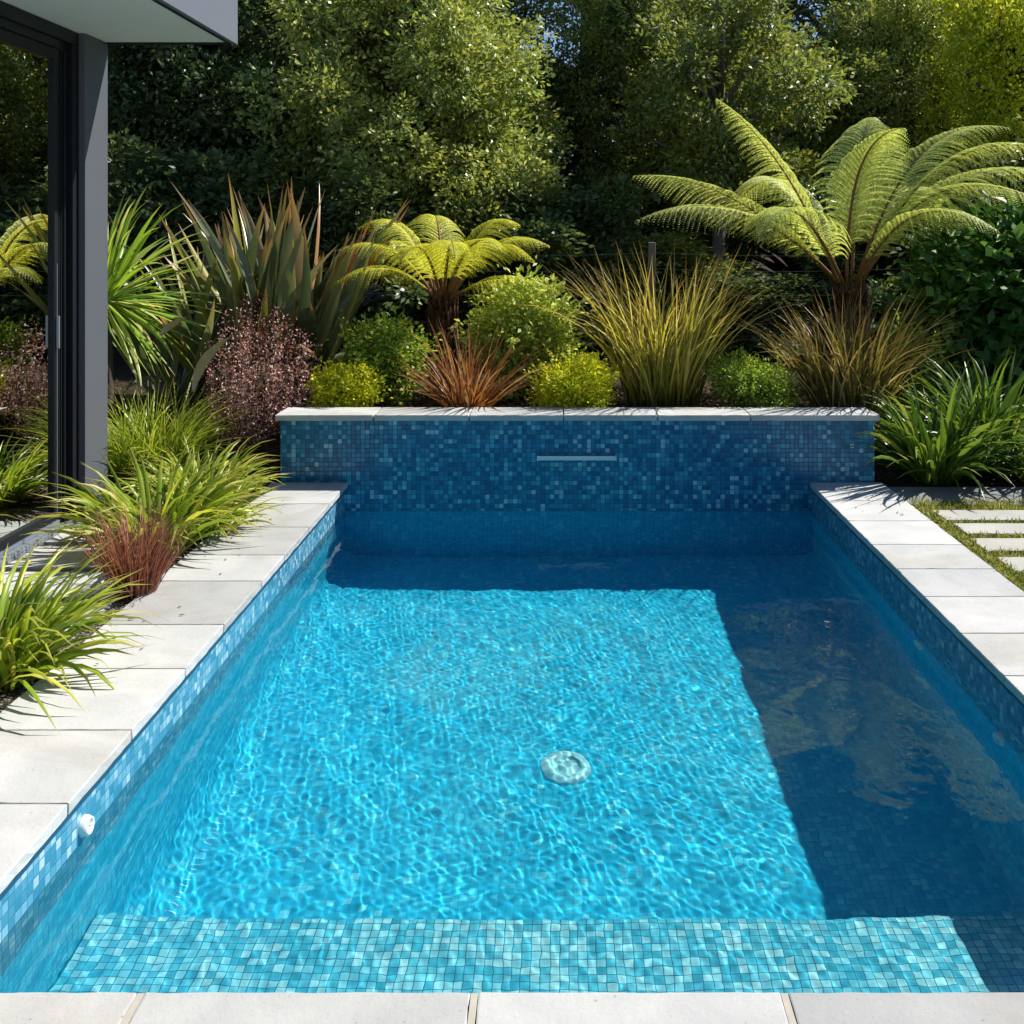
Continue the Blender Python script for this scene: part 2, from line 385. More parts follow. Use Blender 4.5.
def blades(n, height, spread, width, th0=(0.05, 0.6), curve=(0.3, 1.2), S=7, swy=0.16, az=None, r0=None, fold=False, hvar=(0.55, 1.0), prof='grass', power=1.6):
    """arching blades from a common base; returns v, f, uv"""
    az = rng.uniform(0, 2 * np.pi, n) if az is None else az
    L = height * rng.uniform(*hvar, n)
    t0 = rng.uniform(*th0, n); cv = rng.uniform(*curve, n)
    rb = (spread * np.sqrt(rng.random(n))) if r0 is None else r0
    ba = az + rng.normal(0, 0.5, n)
    s = np.linspace(0, 1, S)
    th = t0[:, None] + cv[:, None] * s[None] ** power
    ds = L[:, None] / (S - 1)
    thm = (th[:, 1:] + th[:, :-1]) / 2
    rad = np.concatenate([np.zeros((n, 1)), np.cumsum(np.sin(thm) * ds, 1)], 1)
    z = np.concatenate([np.zeros((n, 1)), np.cumsum(np.cos(thm) * ds, 1)], 1)
    sway = rng.normal(0, swy, n)[:, None] * s[None] ** 2 * L[:, None]
    ca, sa = np.cos(az)[:, None], np.sin(az)[:, None]
    x = rb[:, None] * np.cos(ba)[:, None] + rad * ca - sway * sa
    y = rb[:, None] * np.sin(ba)[:, None] + rad * sa + sway * ca
    c = np.stack([x, y, z], -1)
    tw = rng.normal(0, 0.5, n)[:, None] + rng.normal(0, 0.5, n)[:, None] * s[None]
    tang = norm(np.gradient(c, axis=1))
    side0 = np.stack([-sa * np.ones_like(x), ca * np.ones_like(x), np.zeros_like(x)], -1)
    nn = np.cross(side0, tang)
    side = side0 * np.cos(tw)[..., None] + nn * np.sin(tw)[..., None]
    up = np.cross(side, tang)
    if prof == 'grass': w = np.minimum(1, 0.5 + s * 2.5) * (1 - s ** 2.2) + 0.03
    else: w = np.minimum(1, 0.45 + s * 1.6) * (1 - np.clip((s - 0.55) / 0.45, 0, 1) ** 1.5) + 0.02
    w = (width * rng.uniform(0.7, 1.2, n))[:, None] * w[None]
    a = c - side * w[..., None] / 2; b = c + side * w[..., None] / 2
    if fold:
        a = a + up * w[..., None] * 0.22; b = b + up * w[..., None] * 0.22
        v = np.stack([a, c, b], 2); K = 3
    else:
        v = np.stack([a, b], 2); K = 2
    base = (np.arange(n) * S * K)[:, None, None] + (np.arange(S - 1) * K)[None, :, None] + np.arange(K - 1)[None, None]
    f = np.stack([base, base + 1, base + K + 1, base + K], -1).reshape(-1, 4)
    sv0 = np.broadcast_to(s[None, :-1, None], base.shape); sv1 = np.broadcast_to(s[None, 1:, None], base.shape)
    sv0 = sv0.reshape(-1); sv1 = sv1.reshape(-1)
    uv = np.stack([np.stack([sv0 * 0, sv0], -1), np.stack([sv0 * 0 + 1, sv0], -1), np.stack([sv0 * 0 + 1, sv1], -1), np.stack([sv0 * 0, sv1], -1)], 1).reshape(-1, 2)
    return v.reshape(-1, 3), f, uv


def cat(parts):
    V, Fc, U = [], [], []; o = 0
    for v, f, u in parts:
        V.append(v); Fc.append(f + o); U.append(u); o += len(v)
    return np.concatenate(V), np.concatenate(Fc), np.concatenate(U)


def ground_z(x, y):
    """flat yard at deck level, planting bed raised behind the tiled wall, gentle rise beyond"""
    def sm(a, b, t):
        t = min(1, max(0, (t - a) / (b - a))); return t * t * (3 - 2 * t)
    zb = 0.36 * sm(6.62, 6.78, y) * sm(-2.25, -1.85, x) * (1 - sm(2.05, 2.5, x))
    zc = 0.36 * sm(7.2, 8.6, y)
    return max(zb, zc) + 0.05 * sm(10, 22, y) * (y - 10) - 0.02


def at(px, Y, z=None):
    x = (px - VX) * Y / F
    return (x, Y, ground_z(x, Y) if z is None else z)


# ------------------------------------------------------------------ world, sun, camera
w = bpy.data.worlds.new('World'); sc.world = w; w.use_nodes = True
nt = w.node_tree; bg = nt.nodes['Background']
sky = nt.nodes.new('ShaderNodeTexSky'); sky.sky_type = 'NISHITA'; sky.sun_disc = False
sky.sun_elevation = math.asin(SUN.z); sky.sun_rotation = math.atan2(SUN.x, SUN.y)
sky.air_density = 0.8; sky.dust_density = 0.15; sky.ozone_density = 4.0
nt.links.new(sky.outputs[0], bg.inputs[0]); bg.inputs[1].default_value = 0.078
sl = bpy.data.lights.new('sun', 'SUN'); sl.energy = 4.6; sl.angle = R(0.53); sl.color = (1.0, 0.955, 0.88)
so = bpy.data.objects.new('sun', sl); COL.objects.link(so)
so.rotation_euler = SUN.to_track_quat('Z', 'Y').to_euler(); so.location = (8, 6, 9)
sl.cycles.is_caustics_light = True
cam = bpy.data.cameras.new('camera'); co_ = bpy.data.objects.new('camera', cam); COL.objects.link(co_)
co_.location = (0, 0, H_EYE); co_.rotation_euler = (R(90), 0, 0)
cam.sensor_width = 36; cam.lens = 36 * F / 1024; cam.shift_x = -(VX - 512) / 1024; cam.shift_y = -(512 - VY) / 1024
cam.clip_start = 0.05; cam.clip_end = 500
sc.camera = co_
vs = sc.view_settings; vs.view_transform = 'Standard'; vs.look = 'None'; vs.gamma = 1; vs.exposure = 0.68
cy = sc.cycles
cy.max_bounces = 10; cy.diffuse_bounces = 4; cy.glossy_bounces = 4; cy.transmission_bounces = 8; cy.transparent_max_bounces = 8
cy.caustics_reflective = False; cy.caustics_refractive = True; cy.blur_glossy = 0.3; cy.sample_clamp_indirect = 4
cy.use_denoising = True

# ------------------------------------------------------------------ pool
XL, XR, YF, YB = -1.39, 1.606, 2.12, 6.50       # coping edges and face of the raised wall
WL, ZF, ZS, YS = -0.18, -1.10, -0.73, 3.05      # water level, floor, step, step nose
TI = 0.022                                       # tile face set back under the coping
pool = empty('swimming_pool', (0, 4.3, 0), 'blue mosaic swimming pool with pale stone coping in front of the raised wall', 'swimming pool')
px0, px1, py0 = XL - TI, XR + TI, YF - TI


def shift(o):   # children of an empty keep their world place
    o.matrix_parent_inverse = Matrix.Translation(-pool.location); return o


def sheet(name, c, ud, vd, mat, parent, uvo=(0, 0), nu=1, nv=1):
    """flat sheet from corner c along ud, vd (metres), uv in metres"""
    c = np.array(c, float); ud = np.array(ud, float); vd = np.array(vd, float)
    lu, lv = np.linalg.norm(ud), np.linalg.norm(vd)
    v = [c, c + ud, c + ud + vd, c + vd]
    uv = [(uvo[0], uvo[1]), (uvo[0] + lu, uvo[1]), (uvo[0] + lu, uvo[1] + lv), (uvo[0], uvo[1] + lv)]
    return mesh_obj(name, v, [(0, 1, 2, 3)], mat, parent, uv=uv)


def pool_part(o):
    o.cycles.is_caustics_receiver = True
    return shift(o)


# floor with a coved edge along the left wall
v, f, uv = [], [], []
prof = [(px0, -0.62 + 0.0, 0.0)]
cr = 0.16
prof = [(px0, -0.03)] + [(px0, ZF + cr)] + [(px0 + cr - cr * math.cos(a), ZF + cr - cr * math.sin(a)) for a in np.linspace(0.2, math.pi / 2, 7)] + [(px1 - 0.10, ZF)] + [(px1 - 0.10 + 0.10 * math.sin(a), ZF + 0.10 - 0.10 * math.cos(a)) for a in np.linspace(0.25, math.pi / 2, 6)] + [(px1, -0.03)]


def extrude_profile(name, pr, y0, y1, mat):
    v, f, uvs, s = [], [], [], 0; ss = [0]
    for a, b in zip(pr[:-1], pr[1:]): ss.append(ss[-1] + math.dist(a, b))
    for (x, z) in pr: v += [(x, y0, z), (x, y1, z)]
    for k in range(len(pr) - 1):
        f.append((2 * k, 2 * k + 2, 2 * k + 3, 2 * k + 1)); uvs += [(ss[k], y0), (ss[k + 1], y0), (ss[k + 1], y1), (ss[k], y1)]
    return mesh_obj(name, v, f, mat, pool, uv=uvs, smooth=False)


pool_part(extrude_profile('pool_wall', [prof[0], (px0, -0.34)], py0, YB, M['line_tile']))
pool_part(extrude_profile('pool_wall', [(px0, -0.34)] + prof[1:9], py0, YB, M['pool_tile']))
pool_part(extrude_profile('pool_floor', prof[8:10], py0, YB, M['pool_tile']))
pool_part(extrude_profile('pool_wall', prof[9:-1] + [(px1, -0.34)], py0, YB, M['pool_tile']))
pool_part(extrude_profile('pool_wall', [(px1, -0.34), prof[-1]], py0, YB, M['line_tile']))
o = pool_part(sheet('pool_wall', (px1, py0, ZF), (px0 - px1, 0, 0), (0, 0, -0.03 - ZF), M['pool_tile'], pool))
# entry step across the near end: tread, rounded nose, riser
nose = 0.025
sp = [(py0 + 0.003, ZS)] + [(YS - nose + nose * math.sin(a), ZS - nose + nose * math.cos(a)) for a in np.linspace(0, math.pi / 2, 5)] + [(YS, ZF + 0.002)]
v, f, uvs = [], [], []
ss = [0]
for a, b in zip(sp[:-1], sp[1:]): ss.append(ss[-1] + math.dist(a, b))
for (y, z) in sp: v += [(px0 + 0.003, y, z), (px1 - 0.003, y, z)]
for k in range(len(sp) - 1):
    f.append((2 * k, 2 * k + 1, 2 * k + 3, 2 * k + 2))
    a0, a1 = ss[k], ss[k + 1]; uvs += [(0, a0), (px1 - px0, a0), (px1 - px0, a1), (0, a1)]
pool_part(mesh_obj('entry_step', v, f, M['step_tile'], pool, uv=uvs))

# coping slabs
GAP, CT = 0.004, 0.035


def slab(x0, x1, y0, y1, mat=None, name='coping_slab', parent=None, z1=0.0, th=CT, bev=0.004, rough=0.0016):
    bm = bmesh.new(); bx(bm, x0, x1, y0, y1, z1 - th, z1, 0)
    n = max(2, int(max(x1 - x0, y1 - y0) / 0.05))
    bmesh.ops.bevel(bm, geom=list(bm.edges), offset=bev, segments=2, affect='EDGES', profile=0.6)
    # break long edges so that they can wander a little, as sawn and worn stone does
    for ax in (0, 1):
        lo, hi = (x0, x1) if ax == 0 else (y0, y1)
        k = int((hi - lo) / 0.04)
        for i in range(1, k):
            p = [0, 0, 0]; p[ax] = lo + (hi - lo) * i / k; nn = [0, 0, 0]; nn[ax] = 1
            bmesh.ops.bisect_plane(bm, geom=bm.verts[:] + bm.edges[:] + bm.faces[:], plane_co=p, plane_no=nn)
    for v in bm.verts:
        for ax, lo, hi in ((0, x0, x1), (1, y0, y1)):
            if abs(v.co[ax] - lo) < bev + 1e-4 or abs(v.co[ax] - hi) < bev + 1e-4:
                sgn = 1 if abs(v.co[ax] - lo) < bev + 1e-4 else -1
                v.co[ax] += sgn * abs(random.gauss(0, rough))
    o = bm_obj(name, bm, mat or M['stone'], parent)
    return o


def coping(x0, x1, y0, y1, mat=None):
    o = slab(x0 + GAP / 2, x1 - GAP / 2, y0 + GAP / 2, y1 - GAP / 2, mat, parent=pool); shift(o); return o


lj = [2.12, 2.42, 2.82, 3.24, 3.70, 4.12, 4.64, 5.02, 5.50, 5.98, 6.498]
rj = [2.12, 2.50, 2.86, 3.25, 3.64, 4.03, 4.44, 4.81, 5.19, 5.62, 6.05, 6.498]
for a, b in zip(lj[:-1], lj[1:]): coping(XL - 0.50, XL, a, b)
for a, b in zip(rj[:-1], rj[1:]): coping(XR, XR + 0.475, a, b)
fj = [-1.89, -1.57, -0.89, -0.185, 0.47, 1.15, 1.62, 2.08]
for a, b in zip(fj[:-1], fj[1:]): coping(a + 0.006, b - 0.006, YF - 0.46, YF)
M['grout'] = simple('pale_grout', (0.44, 0.41, 0.35), 0.9, 0.1, 0, 0.25, 30)
for a in fj[1:-1]: shift(box('joint_grout', a - 0.0075, a + 0.0075, YF - 0.45, YF - 0.004, -0.034, -0.0022, M['grout'], pool))
for a in lj[1:-1]: shift(box('joint_grout', XL - 0.49, XL - 0.006, a - 0.0015, a + 0.0015, -0.034, -0.003, M['grout'], pool))
for a in rj[1:-1]: shift(box('joint_grout', XR + 0.006, XR + 0.465, a - 0.0015, a + 0.0015, -0.034, -0.003, M['grout'], pool))
M['shadow_paint'] = simple('painted_shadow_blue', (0.012, 0.07, 0.13), 0.5, 0.4)  # dark blue strips that paint the coping's overhang shadow along the tile tops
shift(box('shadow_strip', px0 - .003, px0 + .0015, py0, YB - .003, -0.070, -CT - .0005, M['shadow_paint'], pool))
shift(box('shadow_strip', px1 - .0015, px1 + .003, py0, YB - .003, -0.062, -CT - .0005, M['shadow_paint'], pool))
# mortar bed under the slabs
bm = bmesh.new()
bx(bm, XL - 0.49, px0 - .004, YF - 0.45, 6.49, -0.2, -CT - 0.001)
bx(bm, px1 + .004, XR + 0.465, YF - 0.45, 6.49, -0.2, -CT - 0.001)
bx(bm, px0 + .001, px1 - .001, YF - 0.45, py0 - .004, -0.2, -CT - 0.001)
shift(bm_obj('mortar_bed', bm, M['gravel'], pool))


def disc_fitting(name, center, normal, r, mat, ring=0.35, proud=0.012):
    """round moulded fitting: flange, raised ring, recessed eyeball"""
    prof = [(0.0, proud * 0.5), (r * 0.30, proud * 0.55), (r * 0.36, proud * 0.1), (r * 0.50, proud * 0.1), (r * 0.58, proud), (r * 0.80, proud), (r * 0.97, proud * 0.45), (r, 0.0), (r, -0.01)]
    n = Vector(normal).normalized(); a = n.orthogonal().normalized(); b = n.cross(a)
    v, f = [], []; S = 32
    for (rr, h) in prof:
        for k in range(S):
            an = 2 * math.pi * k / S
            v.append(Vector(center) + (a * math.cos(an) + b * math.sin(an)) * rr + n * h)
    for i in range(len(prof) - 1):
        for k in range(S):
            k2 = (k + 1) % S; f.append((i * S + k, (i + 1) * S + k, (i + 1) * S + k2, i * S + k2))
    o = mesh_obj(name, [tuple(x) for x in v], f, mat, pool, smooth=True)
    return o


j1 = shift(disc_fitting('wall_inlet', (px0, 2.95, -0.140), (1, 0, 0.05), 0.030, M['white'], proud=0.022))
j1['label'] = 'white plastic inlet just above the waterline'
for (y, z) in ((4.55, -0.39), (3.71, -0.38)):
    pool_part(disc_fitting('wall_jet', (px1, y, z), (-1, 0, 0), 0.042, M['white'], proud=0.015))
dr = pool_part(disc_fitting('floor_drain', (0.012, 4.16, ZF), (0, 0, 1), 0.11, simple('drain_cover', (0.36, 0.74, 0.78), 0.4), proud=0.02))
dr['label'] = 'pale round drain cover on the pool floor'

# raised tiled wall behind the pool
WX0, WX1, WT = -1.83, 2.03, 0.403
rw = empty('raised_wall', (0.1, 6.6, 0), 'low raised wall clad in dark blue mosaic with a pale stone capping', 'wall')


def rshift(o): o.matrix_parent_inverse = Matrix.Translation(-rw.location); return o


v = [(WX0, YB, -1.2), (WX1, YB, -1.2), (WX1, YB, WT), (WX0, YB, WT), (WX0, 6.74, -0.1), (WX0, 6.74, WT), (WX1, 6.74, -0.1), (WX1, 6.74, WT), (WX0, YB, -.1), (WX1, YB, -.1)]
f = [(0, 1, 2, 3), (4, 8, 3, 5), (9, 6, 7, 2), (6, 4, 5, 7), (3, 2, 7, 5)]
uvs = []
for q in f:
    for i in q:
        p = v[i]
        if q == f[0]: uvs.append((p[0] + 5, p[2] + 5))
        elif q in (f[1], f[2]): uvs.append((p[1] + 5, p[2] + 5))
        elif q == f[3]: uvs.append((p[0] + 5, p[2] + 5))
        else: uvs.append((p[0] + 5, p[1] + 5))
o = rshift(mesh_obj('tiled_face', v, f, M['wall_tile'], rw, uv=uvs)); o.cycles.is_caustics_receiver = True
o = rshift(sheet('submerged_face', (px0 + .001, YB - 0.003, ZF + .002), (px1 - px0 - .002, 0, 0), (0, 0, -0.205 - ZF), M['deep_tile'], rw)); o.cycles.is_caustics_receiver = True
cj = [WX0 - 0.03, -1.22, -0.60, 0.01, 0.62, 1.22, WX1 + 0.03]
for a, b in zip(cj[:-1], cj[1:]):
    rshift(slab(a + 0.0015, b - 0.0015, 6.468, 6.772, M['stone'], 'capping_slab', rw, z1=0.4415, th=0.038, bev=0.005, rough=0.0025))
# water blade spout
bm = bmesh.new()
bx(bm, -0.155, 0.345, 6.455, 6.499, 0.152, 0.158, 0.0012)
bx(bm, -0.155, 0.345, 6.455, 6.499, 0.172, 0.178, 0.0012)
bx(bm, -0.161, -0.155, 6.452, 6.499, 0.148, 0.182, 0.0012)
bx(bm, 0.345, 0.351, 6.452, 6.499, 0.148, 0.182, 0.0012)
sp_ = rshift(bm_obj('water_spout', bm, M['steel'], rw))
bm = bmesh.new(); bx(bm, -0.1545, 0.3445, 6.460, 6.470, 0.1582, 0.1718)
lip = bm_obj('spout_lip', bm, M['white'], sp_)

# water: real rippled surface
AMP = 0.29
def ripples(X, Y):
    Z = np.zeros_like(X); r2 = np.random.default_rng(11)
    for lo, hi, n, amp in ((0.024, 0.05, 34, 0.0019), (0.05, 0.18, 40, 0.0023), (0.25, 0.8, 14, 0.0034)):
        for i in range(n):
            L = r2.uniform(lo, hi); a = r2.uniform(0, 2 * np.pi); k = 2 * np.pi / L
            wx = 0.35 * L * np.sin(X * r2.uniform(2, 5) + r2.uniform(0, 6)) + 0.35 * L * np.sin(Y * r2.uniform(2, 5) + r2.uniform(0, 6))
            env = np.clip(0.7 + 0.7 * np.sin(X * r2.uniform(-5, 5) + Y * r2.uniform(-5, 5) + r2.uniform(0, 6)) * np.sin(X * r2.uniform(-3, 3) + Y * r2.uniform(-3, 3) + r2.uniform(0, 6)), 0, 2)
            Z += L * amp * env * np.sin(k * (X * math.cos(a) + Y * math.sin(a)) + 6 * wx / L * 0.5 + r2.uniform(0, 6.28)) / math.sqrt(n / 8)
    # wavelets running along the left wall and calmer water by the raised wall
    e = np.exp(-(X - px0) / 0.22)
    Z += e * 0.0016 * np.sin(2 * np.pi * (X * 0.9 + Y * 0.25) / 0.07 + 1.5 * np.sin(Y * 3))
    calm = 0.75 + 0.25 * np.clip((6.5 - Y) / 1.6, 0, 1)
    return Z * calm * AMP


NX, NY = 560, 820
xs = np.linspace(px0, px1, NX); ys = np.linspace(py0, YB, NY)
X, Y = np.meshgrid(xs, ys); Z = ripples(X, Y)
print('slope rms', float(np.std(np.gradient(Z, xs, axis=1))), float(np.std(np.gradient(Z, ys, axis=0))))
idx = np.arange(NX * NY).reshape(NY, NX)
f = np.stack([idx[:-1, :-1], idx[:-1, 1:], idx[1:, 1:], idx[1:, :-1]], -1).reshape(-1, 4)
wat = mesh_obj('water', np.stack([X, Y, Z + WL], -1).reshape(-1, 3), f, M['water'], smooth=True)
wat['kind'] = 'structure'; wat.cycles.is_caustics_caster = True

# ------------------------------------------------------------------ ground
gx = sorted(set([-150, -90, -50, -30, -20, -14, -10] + list(np.round(np.arange(-8, 9.01, 0.25), 3)) + [10, 12, 15, 20, 30, 50, 90, 150] + [XL - 0.4, XR + 0.4]))
gy = sorted(set([-60, -30, -15, -8, -4, -2, 0] + list(np.round(np.arange(0.5, 14.01, 0.25), 3)) + [16, 18, 20, 23, 27, 32, 40, 60, 100, 200] + [YF - 0.4, 6.56, 6.62, 6.7, 6.78]))
v = [(x, y, ground_z(x, y) if y > 6.5 else -0.02) for y in gy for x in gx]
f = []
nx = len(gx)
for j in range(len(gy) - 1):
    for i in range(nx - 1):
        xm, ym = (gx[i] + gx[i + 1]) / 2, (gy[j] + gy[j + 1]) / 2
        if XL - 0.4 < xm < XR + 0.4 and YF - 0.4 < ym < 6.62: continue
        f.append((j * nx + i, j * nx + i + 1, (j + 1) * nx + i + 1, (j + 1) * nx + i))
tag(mesh_obj('ground', v, f, M['soil'], smooth=True), kind='structure')
# terrace behind the camera so the near side of the place is not bare soil
box('terrace', -2.74, 6, -6, YF - 0.465, -0.1, -0.004, M['stone2'])['kind'] = 'structure'
tag(sheet('gravel_bed', (-2.74, YF - 0.4, -0.014), (0.85, 0, 0), (0, 4.2, 0), M['gravel'], None), kind='structure')
tag(sheet('lawn', (XR + 0.478, 1.67, -0.013), (4.0, 0, 0), (0, 4.36, 0), M['lawn'], None), kind='structure')
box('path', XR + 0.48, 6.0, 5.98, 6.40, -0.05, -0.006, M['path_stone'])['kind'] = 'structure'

# stepping stones in the turf, right
Yst = [(5.63, 5.84), (5.37, 5.57), (5.08, 5.295), (4.775, 4.985)]
for k, (a, b) in enumerate(Yst):
    o = slab(2.165 + random.uniform(-.01, .01), 3.25, a, b, M['step_stone'], 'stepping_stone', None, z1=0.002, th=0.05, bev=0.006, rough=0.003)
    lab = ['long pale stepping stone in turf, nearest the shaded path under the plants', 'long pale stepping stone in turf, second from the shaded path', 'long pale stepping stone in turf, third from the shaded path', 'long pale stepping stone in turf, cut off by the right edge, farthest from the path'][k]
    tag(o, lab, 'stepping stone', 'stepping stones in the turf beside the pool')
# turf blades between the stones (nobody could count them)
n = 26000
p = np.stack([rng.uniform(2.09, 3.6, n), rng.uniform(3.4, 6.05, n), np.full(n, -0.012)], -1)
inst = np.zeros(n, bool)
for a, b in Yst: inst |= (p[:, 1] > a - 0.002) & (p[:, 1] < b + 0.002) & (p[:, 0] > 2.172) & (p[:, 0] < 3.245)
keep = ~inst; p = p[keep]; n = len(p)
d = norm(rand_dir(n) * 0.8 + np.array([0, 0, 0.8])); d[:, 2] = np.abs(d[:, 2])
v, f = leaf_quads(p, d, rand_dir(n), rng.uniform(0.018, 0.05, n), np.full(n, 0.007))
tag(mesh_obj('turf_grass', v, f, M['turf'], uv=np.tile([[0, 0], [1, .5], [0, 1], [0, .5]], (n, 1))), kind='stuff')

# pale paving slabs on the gravel by the door
for k, (a, b, lab) in enumerate([(5.22, 5.60, 'pale paving slab at the door sill beside the arching lime clump'), (4.82, 5.16, 'pale paving slab on gravel, left of the small red tussock'),
                                 (4.42, 4.76, 'pale paving slab on gravel, nearer than the red tussock'), (4.00, 4.36, 'pale paving slab on gravel, just behind the front lime clump')]):
    o = slab(-2.70, -2.12 if k < 2 else -1.96, a, b, M['stone'], 'paving_slab', None, z1=0.004, th=0.04, bev=0.005, rough=0.002)
    tag(o, lab, 'paving slab', 'paving slabs between the house and the pool')

# ------------------------------------------------------------------ house
house = empty('house', (-4.5, 3.0, 0), 'modern house corner with deep eave, dark sliding door and grey end column', 'house')


def hs(o, par=None):
    o.parent = par or house
    o.matrix_parent_inverse = Matrix.Translation(-house.location) if par is None else Matrix.Identity(4)
    return o


ZC = 2.76
XG = -2.80
hs(box('wall', -7.0, XG, 5.90, 5.995, 0.0, ZC - 0.004, M['cladding']))
hs(box('wall', -7.1, -7.0, -3.0, 6.0, 0.0, ZC - 0.004, M['interior']))
hs(box('wall', -7.0, XG, -3.1, -3.0, 0.0, ZC - 0.004, M['interior']))
hs(box('interior_floor', -7.0, -2.86, -3.0, 5.90, -0.05, 0.0, M['timber']))
hs(box('ceiling', -7.0, -2.84, -3.0, 5.90, ZC - 0.06, ZC - 0.004, M['interior']))
col = hs(box('column', -2.764, -2.725, 5.715, 6.0, 0.0, ZC - 0.002, M['column'], bev=0.003))
roof = hs(box('roof', -7.3, -2.0, -3.5, 5.985, ZC + 0.06, 3.20, M['cladding']))
box('soffit', -7.3, -1.985, -3.5, 6.0, ZC, ZC + 0.058, M['soffit'], roof)
bm = bmesh.new()
bx(bm, -1.984, -1.955, -3.5, 6.03, ZC - 0.006, 3.25, 0.002)
bx(bm, -7.3, -1.985, 6.001, 6.03, ZC - 0.006, 3.25, 0.002)
bm_obj('fascia', bm, M['fascia'], roof)
bm = bmesh.new(); bx(bm, -1.9995, -1.9855, -3.5, 5.999, ZC - 0.012, ZC - 0.0005); bx(bm, -7.3, -1.986, 5.986, 6.0005, ZC - 0.012, ZC - 0.0005)
bm_obj('shadow_gap', bm, M['frame'], roof)
# sliding door
door = bpy.data.objects.new('sliding_door', None); COL.objects.link(door); hs(door)
D = (-1.0, 5.70)
bm = bmesh.new()
bx(bm, -2.93, -2.76, D[0], 5.713, ZC - 0.075, ZC - 0.003, 0.002)      # head
bx(bm, -2.90, -2.775, D[0], 5.53, ZC - 0.125, ZC - 0.076, 0.002)
bx(bm, -2.93, -2.766, 5.655, 5.714, 0.0, ZC - 0.076, 0.002)           # jamb
bx(bm, -2.93, -2.80, 5.53, 5.654, 0.0, ZC - 0.076, 0.002)             # dark reveal
bx(bm, -2.795, -2.785, 5.60, 5.612, 0.0, ZC - 0.126, 0.001)
bx(bm, -2.795, -2.788, 5.568, 5.574, 0.0, ZC - 0.126, 0.001)
bm_obj('door_frame', bm, M['frame'], door)
bm = bmesh.new()
for a, b in ((D[0], D[0] + 0.06), (1.95, 2.03), (5.488, 5.528)):
    bx(bm, -2.835, -2.785, a, b, 0.035, ZC - 0.127, 0.003)
bx(bm, -2.835, -2.785, D[0] + 0.06, 5.488, 0.035, 0.085, 0.003)
bx(bm, -2.835, -2.785, D[0] + 0.06, 5.488, ZC - 0.19, ZC - 0.127, 0.003)
sash = bm_obj('door_sash', bm, M['frame'], door)
bm = bmesh.new(); bx(bm, -2.812, -2.804, D[0] + 0.05, 5.495, 0.08, ZC - 0.185)
bm_obj('glass_pane', bm, M['glass'], door)
bm = bmesh.new(); bx(bm, -2.784, -2.766, 5.50, 5.512, 0.98, 1.16, 0.004)
bm_obj('door_handle', bm, M['sill'], door)
bm = bmesh.new(); bx(bm, -2.783, -2.779, 5.505, 5.509, 0.05, 1.45, 0.001)
bm_obj('weather_strip', bm, M['sill'], door)
bm = bmesh.new()
bx(bm, -2.86, -2.70, D[0], 5.53, -0.02, 0.014, 0.002)
bx(bm, -2.86, -2.775, D[0], 5.528, 0.015, 0.032, 0.002)
bx(bm, -2.72, -2.705, D[0], 5.526, 0.0145, 0.030, 0.002)
bm_obj('door_sill', bm, M['sill'], door)
for ch in door.children: ch.matrix_parent_inverse = Matrix.Identity(4)
door.matrix_parent_inverse = Matrix.Identity(4); door.parent = house; door.location = -house.location
for ch in roof.children: ch.matrix_parent_inverse = Matrix.Identity(4)

# ------------------------------------------------------------------ planting
def tuft(label, px, Y, mat, n, h, spread, wd, th0, curve, group=None, name='grass_clump', cat_='grass clump', z=None, S=7, power=1.6, extra=None, prof='grass', fold=False, hvar=(0.5, 1.0)):
    parts = [blades(n, h, spread, wd, th0, curve, S=S, power=power, prof=prof, fold=fold, hvar=hvar)]
    if extra:
        parts.append(blades(*extra[:4], th0=extra[4], curve=extra[5], S=S, power=power))
    v, f, uv = cat(parts)
    o = mesh_obj(name, v, f, mat, uv=uv, smooth=True, loc=at(px, Y, z))
    return tag(o, label, cat_, group)


LG = 'lime grass clumps between the house and the pool coping'
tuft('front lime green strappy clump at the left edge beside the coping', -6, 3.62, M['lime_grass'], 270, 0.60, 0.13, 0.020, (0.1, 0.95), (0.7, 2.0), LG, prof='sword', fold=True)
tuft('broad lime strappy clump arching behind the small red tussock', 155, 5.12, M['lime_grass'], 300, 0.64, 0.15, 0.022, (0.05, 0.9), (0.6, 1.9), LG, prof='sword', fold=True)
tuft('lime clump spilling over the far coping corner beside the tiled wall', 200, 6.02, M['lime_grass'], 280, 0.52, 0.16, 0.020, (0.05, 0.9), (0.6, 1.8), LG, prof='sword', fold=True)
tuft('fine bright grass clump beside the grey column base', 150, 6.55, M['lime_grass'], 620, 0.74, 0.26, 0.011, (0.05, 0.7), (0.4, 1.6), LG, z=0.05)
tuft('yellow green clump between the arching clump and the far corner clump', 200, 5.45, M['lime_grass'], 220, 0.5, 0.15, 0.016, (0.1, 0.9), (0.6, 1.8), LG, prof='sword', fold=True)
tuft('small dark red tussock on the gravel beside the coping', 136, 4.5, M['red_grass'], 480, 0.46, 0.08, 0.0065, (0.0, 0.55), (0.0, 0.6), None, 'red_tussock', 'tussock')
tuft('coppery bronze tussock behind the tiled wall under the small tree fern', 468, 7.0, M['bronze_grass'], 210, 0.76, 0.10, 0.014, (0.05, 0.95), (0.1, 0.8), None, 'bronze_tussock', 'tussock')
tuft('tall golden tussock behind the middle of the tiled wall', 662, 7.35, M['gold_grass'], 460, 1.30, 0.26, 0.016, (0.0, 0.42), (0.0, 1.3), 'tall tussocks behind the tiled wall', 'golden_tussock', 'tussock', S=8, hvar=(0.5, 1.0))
tuft('dull olive brown tussock at the foot of the large tree fern', 850, 7.15, M['olive_grass'], 420, 1.0, 0.26, 0.016, (0.0, 0.6), (0.0, 1.3), 'tall tussocks behind the tiled wall', 'olive_tussock', 'tussock', S=8)
